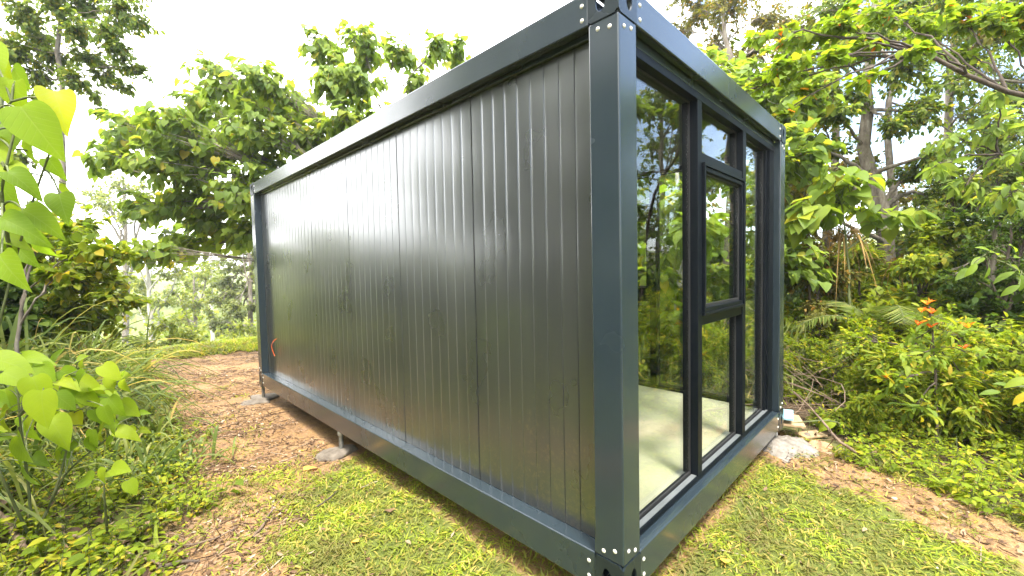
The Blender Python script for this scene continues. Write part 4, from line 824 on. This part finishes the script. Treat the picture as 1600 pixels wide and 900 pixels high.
lf = [(1555,393,3.2,.13,10),(1585,385,3.1,.12,-10),(1530,405,3.3,.14,195),(1508,425,3.3,.15,205),(1520,420,3.2,.12,230),(1545,425,3.2,.09,-100),(1590,400,3.1,.10,20),(1570,430,3.2,.14,205),(1590,418,3.1,.11,-20),(1598,440,3.1,.12,-100),(1540,388,3.2,.1,150),(1580,452,3.1,.12,215),(1610,430,3.1,.12,-60),(1592,595,3.0,.15,200),(1598,620,3.0,.13,215),(1550,612,3.2,.12,180),(1570,600,3.1,.1,160)]
b4 = gpt(*at(1680, 600, 3.2)[:2])
leafy('glossy_leaf_shrub', 'shrub with large glossy leaves poking in front of the dark thicket at the right edge', 'shrub', b4,
      [[b4, at(1670, 640, 3.2), at(1640, 480, 3.2), at(1590, 410, 3.15), at(1540, 400, 3.25)], [at(1670, 700, 3.2), at(1630, 600, 3.1), at(1570, 606, 3.1)]], lf, ls=1.0, mat='macpale', bark='green', seed=9, tmpl=('ovalhi', 'ovalhi'))
# red-tipped sapling
tb = at(1463, 735, 3.9); b5 = gpt(tb[0], tb[1])
sap = plant('red_tipped_sapling', 'slim sapling with red and orange new leaves at the edge of the lawn strip', 'shrub', [b5, at(1465, 680, 3.9), at(1462, 600, 3.9), at(1458, 520, 3.9), at(1452, 478, 3.9)], .013,
      cl([(1452,500,18,1),(1430,530,20,.9),(1490,525,22,.9),(1400,600,24,.6),(1380,595,12,.6),(1500,580,26,.7),(1540,600,24,.6),(1450,560,22,.8),(1430,640,26,.5),(1500,650,28,.5),(1470,620,24,.6),(1410,560,18,.7),(1530,560,18,.75)], 3.9, sd=19, jit=.15),
      leaf='ovalhi', lmat='macpale', bark='dark', size=.095, twigs=190, per=6, seed=119, tw_r=.003, droop=.05, wid=.8, shell=.1)
tipc = [(1448,476),(1456,490),(1440,488),(1455,512),(1412,608),(1435,508),(1512,512),(1520,640),(1506,545),(1385,592)]
ps = []
for i, (a_, b_) in enumerate(tipc):
    n = 5; c = at(a_, b_, 3.85)-b5; an = r4.uniform(0, 6.28, n); D = np.stack([np.cos(an)*.6, np.sin(an)*.6, np.ones(n)*.8], 1)
    ps.append(scatter('ovalhi', np.repeat(c[None], n, 0), D, np.array([0, 0, 1.])+r4.normal(size=(n, 3))*.3, r4.uniform(.05, .085, n), .8))
v, f, uv = join(ps); ro = link('new_leaves', mesh_np('new_leaves', v, [f], uv, smooth=True), L['redtip'], sap); ro['label'] = 'red and orange young leaves'

# broad-leaved growth right behind the glazed side
for i, (x, y, z, sc_, lb_) in enumerate(((4.3, 1.5, 2.3, 1.0, 'bright broad-leaved sapling seen through the big end pane'), (4.6, 3.0, 2.5, 1.1, 'bright broad-leaved sapling behind the middle of the glazed side'))):
    b_ = gpt(x, y)
    plant('broad_leaf_sapling', lb_, 'tree', [b_, b_+[-.15, .1, z*.5], b_+[-.05, -.1, z]], .022,
          [(b_+[-.3*sc_, -.3, z*.95], .42, .95), (b_+[.2, .4*sc_, z*.85], .40, .85), (b_+[-.25, .3, z*.65], .35, .6), (b_+[.3, -.4, z*.7], .38, .65), (b_+[-.2, -.1, z*.4], .3, .4), (b_+[0, .1, z*1.15], .36, 1)],
          leaf='heart', lmat='macpale', bark='pale', size=.19, twigs=110, per=4, seed=600+i, tw_r=.005, droop=.7, shell=.5, start=.5, jit=.25)

# climbing growth filling the middle height of the thicket
for (px0, py0, dp, lst, lm_, lf_, sz_, sd_, lb_, nm_) in (
    (1270, 520, 6.6, [(1255,390,34),(1290,410,34),(1250,440,36),(1300,455,34),(1262,350,20),(1325,430,26),(1280,490,34)], 'olive', 'oval', .07, 701, 'brownish small-leaved creeper mass beside the far cabin corner', 'creeper_mass'),
    (1440, 560, 6.0, [(1430,420,34),(1470,390,34),(1420,470,36),(1480,440,38),(1450,360,28),(1500,360,30),(1440,510,40),(1380,480,30),(1500,490,36)], 'shrub', 'ovalhi', .09, 702, 'bright mid-height shrub behind the red-tipped sapling', 'tall_shrub'),
    (1560, 620, 5.0, [(1600,350,44),(1560,330,34),(1530,380,36),(1590,430,44),(1620,500,50),(1550,470,40),(1600,570,44),(1545,545,36),(1510,430,24)], 'dark', 'oval', .05, 703, 'dense dark creeper curtain at the right edge under the glossy branch', 'creeper_mass'),
    (1345, 560, 7.2, [(1340,400,30),(1360,450,34),(1330,480,34),(1400,430,30),(1310,500,34)], 'shrub', 'lance', .13, 704, 'narrow-leaved shrub at the foot of the leaning forked tree', 'tall_shrub'),
    (1520, 560, 7.5, [(1480,280,34),(1530,300,36),(1580,270,40),(1450,330,30),(1500,330,30),(1560,210,36),(1600,320,40),(1440,250,22)], 'fine', 'oval', .075, 705, 'fine-leaved understorey tree between the grey stem and the right edge', 'understorey_tree')):
    q_ = at(px0, py0, dp); b_ = gpt(q_[0], q_[1]); tp_ = at(lst[0][0]*.5+px0*.5, lst[0][1], dp)
    plant(nm_, lb_, 'shrub', [b_, b_*.5+tp_*.5, tp_], .03, cl(lst, dp, sd=sd_, jit=.4), leaf=lf_, lmat=lm_, bark='dark', size=sz_, twigs=260, per=16, seed=sd_, tw_r=.003, droop=.4, shell=.15)

# thicket bushes (prototypes + copies)
def bushproto(name, label, lm, leaf, size, tw, per, seed, group, bark='dark', wid=1.1, hgt=1.0):
    cs = []; r = np.random.default_rng(seed)
    for k in range(9): a = r.uniform(0, 6.28); q = r.uniform(.15, .65); cs.append(((q*math.cos(a), q*math.sin(a), hgt*r.uniform(.25, 1.25)), r.uniform(.38, .55)))
    return plant(name, label, 'shrub', [(0, 0, 0), (0, 0, .5*hgt), (.05, 0, hgt)], .03, cs, leaf=leaf, lmat=lm, bark=bark, size=size, twigs=tw, per=per, seed=seed, tw_r=.004, droop=.2, wid=wid, group=group, shell=.25)
bp = [bushproto('thicket_bush', 'leafy mid-green bush in the thicket around the clearing', 'shrub', 'ovalhi', .10, 95, 10, 401, 'mid-green bushes of the thicket'),
      bushproto('thicket_bush', 'small-leaved bright bush in the thicket around the clearing', 'herb', 'oval', .055, 120, 18, 402, 'small-leaved bright bushes of the thicket'),
      bushproto('thicket_bush', 'dark green bush in the thicket around the clearing', 'dark', 'oval', .075, 120, 16, 403, 'dark bushes of the thicket'),
      bushproto('thicket_bush', 'narrow-leaved bush in the thicket around the clearing', 'shrub', 'lance', .15, 100, 11, 404, 'narrow-leaved bushes of the thicket')]
spots = [  # right thicket, front rows
 (1,3.95,-1.75,.55),(3,4.25,-1.3,.6),(0,4.1,-.85,.5),(1,4.7,-.9,.85),(3,3.75,-2.5,.5),(0,4.6,-2.0,.8),(3,4.6,-.5,.7),(1,4.75,-.15,.5),(3,5.3,.3,.8),(1,5.4,-1.2,.95),(3,4.35,-2.2,.6),(1,4.6,.5,.5),(1,5.1,-2.2,.8),(0,6.1,-.9,1.15),(1,5.6,-.2,1.0),(3,6.2,.4,1.2),(1,5.9,-1.7,1.2),(0,6.5,0.6,1.0),(3,6.0,1.4,1.1),(2,6.8,-1.9,1.4),(1,5.9,-2.9,1.2),
 (1,7.4,.6,1.3),(0,7.6,-.6,1.3),(3,7.4,-3.0,1.4),(2,8.2,1.8,1.5),(1,8.4,.3,1.4),(0,8.6,-1.7,1.6),(2,9.4,-.5,1.8),(3,9.4,2.6,1.7),(2,10.5,1.2,2.0),(0,10.6,-3,2.0),(2,11.5,-1.2,2.1),(3,3.7,-.35,.35),(1,4.0,-1.0,.4),(1,3.6,-1.9,.42),
 # behind the glazed side of the cabin
 (1,4.2,1.2,.7),(0,4.4,2.2,.85),(3,4.4,3.2,.9),(1,5.2,2.2,1.2),(0,4.6,4.4,1.0),(1,4.0,2.8,.6),(0,3.9,3.9,.6),(3,5.6,1.4,1.2),(1,5.4,3.6,1.1),(1,6.2,3.2,1.5),(3,6.2,4.8,1.5),(0,7.2,2.4,1.5),(0,7.4,4.2,1.8),(2,6.2,6.4,1.7),(1,4.6,5.8,1.0),(3,4.6,7.2,1.1),(2,8.6,6,2.0),(0,3.6,8.8,.9),(2,5.5,9,1.4),
 # right-front, reflected in the glass
 (0,4.2,-3.6,.8),(2,5.2,-4.4,1.2),(3,6.2,-4.4,1.3),(1,4.4,-5.2,1.0),(2,7.2,-5.6,1.7),(0,5.6,-6.4,1.4),(2,8.8,-4.4,1.8),(3,8.0,-7.4,1.8),(2,5.2,-8.2,1.7),(0,10.0,-6.4,2.1),
 # left bank and behind the camera
 (2,-3.4,7.2,1.0),(0,-2.5,8.6,.9),(1,-2.1,9.8,.7),(3,-3.9,5.6,1.0),(2,-3.8,4.0,1.0),(0,-3.7,2.6,.9),(1,-3.6,1.2,.7),(2,-4.8,1.8,1.3),(2,-5.0,4.8,1.5),(3,-5.0,7.2,1.4),(0,-4.3,9.2,1.3),(1,-3.0,11.4,1.0),(2,-4.0,-.4,1.0),(0,-3.9,-2.4,1.1),(3,-5.2,-1.6,1.4),(2,-4.6,-4.4,1.4),(0,-2.5,-6.2,1.4),(2,.2,-7.4,1.6),(3,2.8,-7.6,1.6)]
seen = set()
for (k, x, y, s) in spots:
    p = gpt(x, y); p[2] -= .04
    if k not in seen: seen.add(k); o = bp[k]; o.location = p; o.rotation_euler = (0, 0, r4.uniform(0, 6)); o.scale = (s,)*3
    else: dup(bp[k], p, r4.uniform(0, 6), s*r4.uniform(.9, 1.1))
# taller background trees round the clearing
def bgproto(name, label, lm, leaf, size, tw, per, seed, group, bark, wid=1.1, thin=1.0, lean=.3):
    r = np.random.default_rng(seed); cs = []
    for k in range(17):
        z = r.uniform(2.0, 7.2); q = (1.9 if z < 5.5 else 1.2)*thin*r.uniform(.25, 1); a = r.uniform(0, 6.28); cs.append(((q*math.cos(a), q*math.sin(a), z), r.uniform(.55, .95)*thin, min(.98, z/7.5)))
    return plant(name, label, 'tree', [(0, 0, 0), (lean*.3, .05, 2), (lean, .1, 4.5), (lean*.8, .0, 7.2)], .11, cs, leaf=leaf, lmat=lm, bark=bark, size=size, twigs=tw, per=per, seed=seed, tw_r=.006, droop=.4, wid=wid, group=group, shell=.2)
tp = [bgproto('forest_tree', 'small-leaved forest tree in the ring of woodland round the clearing', 'fine', 'oval', .10, 44, 16, 501, 'small-leaved trees round the clearing', 'grey'),
      bgproto('forest_tree', 'broad-leaved forest tree in the ring of woodland round the clearing', 'mac', 'heartlo', .20, 42, 9, 502, 'broad-leaved trees round the clearing', 'pale'),
      bgproto('forest_tree', 'sparse feathery forest tree in the ring of woodland round the clearing', 'olive', 'fine', .10, 40, 18, 503, 'feathery trees round the clearing', 'grey', thin=.9),
      bgproto('slender_sapling', 'thin pale-stemmed sapling behind the glazed side of the cabin', 'macpale', 'heartlo', .15, 30, 8, 504, 'pale-stemmed saplings behind the cabin', 'pale', thin=.55)]
tsp = [(0,9.6,-2.2,1.1),(2,10.4,.8,1.2),(0,12,3.2,1.3),(1,9.2,4.4,1.0),(0,12.6,-4.6,1.3),(2,14,-1.4,1.4),(1,7.0,6.8,.9),(0,9,9.5,1.2),(2,14,7,1.5),(3,5.2,1.9,.55),(3,5.0,2.9,.6),(3,4.9,3.9,.55),(3,5.6,4.9,.65),(3,5.9,1.0,.5),(1,6.4,2.6,.8),(1,7.2,4.0,.85),(1,6.9,1.3,.75),
       (1,6.6,-4.4,.85),(0,8.6,-6.2,1.05),(2,5.2,-7.4,1.0),(0,11.4,-8.4,1.3),(1,8.8,-10,1.2),(2,4.6,-10.5,1.2),(0,13,-6.0,1.3),
       (0,-6.4,2.2,1.0),(1,-6.8,4.6,.65),(0,-7.8,-1.4,1.1),(2,-6.4,-5.2,1.0),(0,-2.6,-9.6,1.2),(1,1.2,-11,1.1),(2,-9.5,4,1.3),(0,-6.2,6.6,1.0),(0,-5.0,4.5,1.0),(1,-5.4,2.6,1.0),(1,-4.7,5.6,1.0),(0,-5.6,8.2,1.15),(1,-6.4,4.4,1.2),(0,-4.4,3.2,.95),(0,-4.6,.6,.9),(0,-7.6,8.0,1.0)]
seen = set()
for (k, x, y, s) in tsp:
    p = gpt(x, y); p[2] -= .05
    if k not in seen: seen.add(k); o = tp[k]; o.location = p; o.rotation_euler = (0, 0, r4.uniform(0, 6)); o.scale = (s,)*3
    else: dup(tp[k], p, r4.uniform(0, 6), s*r4.uniform(.92, 1.08))
# distant woodland
def wood_mass():
    r = np.random.default_rng(900); ps = []
    for ring, (rad, n, sz, hh) in enumerate(((34, 9000, .55, 7), (60, 9000, .9, 10), (110, 9000, 1.6, 13))):
        a = r.uniform(0, 6.283, n); rr = rad*r.uniform(.85, 1.3, n); x, y = rr*np.cos(a), rr*np.sin(a); hz = hh*(.55+.45*np.sin(a*9+ring)*np.sin(a*23+1)+.15*r.normal(size=n))*r.random(n)**.55
        k = ~((np.abs(a-1.62) < .16) & (ring < 1)); low = np.abs(((a-1.9+3.14) % 6.283)-3.14) < .55; hz = np.where(low, hz*.45, hz)
        P = np.stack([x, y, H(x, y)+hz], 1)[k]; m = len(P); ps.append(scatter('heartlo', P, r.normal(size=(m, 3))+[0, 0, -.3], r.normal(size=(m, 3))*.6+[0, 0, 1], sz*r.uniform(.6, 1.3, m)))
    v, f, uv = join(ps); return tag(link('distant_woodland', mesh_np('distant_woodland', v, [f], uv), L['far']), 'mass of far woodland beyond the slope and thicket', 'woodland', kind='stuff')
wood_mass()
# brushwood tangle by the cabin corner
r5 = np.random.default_rng(66); n = 60; c = np.stack([r5.normal(4.1, .35, n), r5.normal(.2, .36, n), np.zeros(n)], 1); c[:, 2] = H(c[:, 0], c[:, 1])+r5.uniform(0, .6, n)
d = norm(r5.normal(size=(n, 3))*[1, 1, .55]); ln = r5.uniform(.15, .6, n); t = np.linspace(-1, 1, 7)[None, :, None]; bend = r5.normal(size=(n, 1, 3))*.12
PP = c[:, None]+d[:, None]*ln[:, None, None]*t+bend*(t**2)+r5.normal(size=(n, 7, 3))*.008; PP[..., 2] = np.maximum(PP[..., 2], H(PP[..., 0], PP[..., 1])+.01)
PP[..., 0] = np.maximum(PP[..., 0], 3.12)
v, f = tubes(PP, np.full((n, 7), .0022)*r5.uniform(.5, 1.9, (n, 1)), 4)
tag(link('brushwood', mesh_np('brushwood', v, [f]), B['dry']), 'tangle of dry twigs and vines behind the far glazed-end corner', 'brushwood', kind='stuff')
# sticks one can count
def stick(name, label, pts, r, mat='dry', cat='stick', group=None, side=0):
    pts = smoothline(pts, 14); b = pts[0].copy(); q = pts-b; q[1:-1] += r5.normal(size=(12, 3))*r*.25
    W_ = [tubes(q[None], (np.linspace(1, .6, 14)*r)[None], 9)]
    for k in range(side):
        j = r5.integers(3, 11); dd = norm(q[j+1]-q[j]+r5.normal(size=3)*.7)*r5.uniform(.08, .2); W_.append(tubes(bez(q[j], q[j]+dd*.5, q[j]+dd, 5)[None], (np.linspace(.45, .2, 5)*r)[None], 5))
    v, f, _ = join(W_); return tag(link(name, mesh_np(name, v, [f], smooth=True), B[mat], None, b), label, cat, group)
def ong(px, py, up=.03, z=0.0):
    d = _f + R2*(px-800)/FP + U2*(450-py)/FP; z_ = z
    for _ in range(8): t = (z_-CAM[2])/d[2]; p = CAM+d*t; z_ = float(H(p[0], p[1]))+up
    return p
stick('fallen_branch', 'thick brown branch lying at the lower left corner, upper of the two', [ong(-20, 762, .10), ong(22, 790, .09), ong(48, 806, .05)], .024)
stick('fallen_branch', 'thick brown branch lying at the lower left corner, lower of the two', [ong(-15, 795, .08), ong(12, 820, .10), ong(32, 842, .08), ong(44, 862, .03)], .026)
stick('fallen_branch', 'long thin branch half buried in the weeds at the bottom left', [ong(110, 836, .05), ong(165, 850, .06), ong(215, 872, .04), ong(262, 884, .03)], .011, side=2)
stick('fallen_branch', 'crooked dry branch on the track edge near the bottom left', [ong(252, 848, .02), ong(290, 853, .03), ong(330, 845, .04), ong(372, 822, .02)], .008, side=3)
stick('fallen_branch', 'dark weathered bark strip at the bottom edge beside the track', [ong(248, 886, .03), ong(285, 878, .03), ong(312, 876, .02)], .013, 'dark')
stick('fallen_branch', 'pale curved stick lying across the track beside the lawn', [ong(395, 840, .02), ong(412, 820, .02), ong(425, 795, .02), ong(432, 775, .02)], .009, side=2)
stick('fallen_branch', 'short dark twig on the grass edge below the middle footing', [ong(495, 792, .02), ong(510, 782, .03), ong(528, 766, .02)], .006, 'dark', side=2)
stick('fallen_branch', 'long bleached stick leaning out of the brushwood behind the cabin corner', [ong(1345, 712, .02), ong(1310, 690, .25), at(1270, 640, 4.6), at(1240, 612, 4.8)], .013, 'dry', side=3)
stick('fallen_branch', 'thin arching cane above the brushwood behind the cabin corner', [ong(1372, 728, .02), at(1340, 650, 4.7), at(1290, 618, 4.9), at(1235, 598, 5.0)], .008, 'dry', side=2)
def fleaf(label, px, py, ln, ang, mat='yellow', group=None):
    p = ong(px, py, .03); v, f, uv = scatter('ovalhi', np.zeros((1, 3)), np.array([[math.cos(ang), math.sin(ang), .1]]), np.array([[.1, .1, 1.]]), [ln], [1.9])
    return tag(link('fallen_leaf', mesh_np('fallen_leaf', v, [f], uv, smooth=True), L[mat], None, p), label, 'leaf', group)
fleaf('large round tan leaf lying just in front of the middle footing', 475, 735, .13, .3)
fleaf('curled brown leaf in the middle of the lawn beside the cabin', 610, 800, .08, 1.2, 'litter')
fleaf('small yellow leaf on the lawn towards the bottom edge', 560, 846, .055, 2.0)
fleaf('orange dead leaf in the weeds at the bottom left', 112, 885, .14, .9)
fleaf('orange leaf at the track edge beside the low weeds', 243, 702, .10, .4)
fleaf('pale dry leaf on the lawn below the glazed end', 1135, 880, .06, .5)

# ------------------------------------------------------------------ thin haze volume, added to imitate the veil of lens glare
hm = bpy.data.materials.new('glare_haze'); hm.use_nodes = True; hn = hm.node_tree; hn.nodes.clear()
ho = N(hn, 'ShaderNodeOutputMaterial'); hv = N(hn, 'ShaderNodeVolumePrincipled'); hv.inputs['Color'].default_value = (.97, .98, 1, 1); hv.inputs['Density'].default_value = .0011; hv.inputs['Anisotropy'].default_value = .3
hn.links.new(hv.outputs[0], ho.inputs['Volume'])
m = MB(); m.box((-440, -440, -12), (440, 440, 34)); o = m.build('haze', hm); o['kind'] = 'stuff'; o['label'] = 'thin pale haze added for lens glare, softening the far trees'; o['category'] = 'haze'
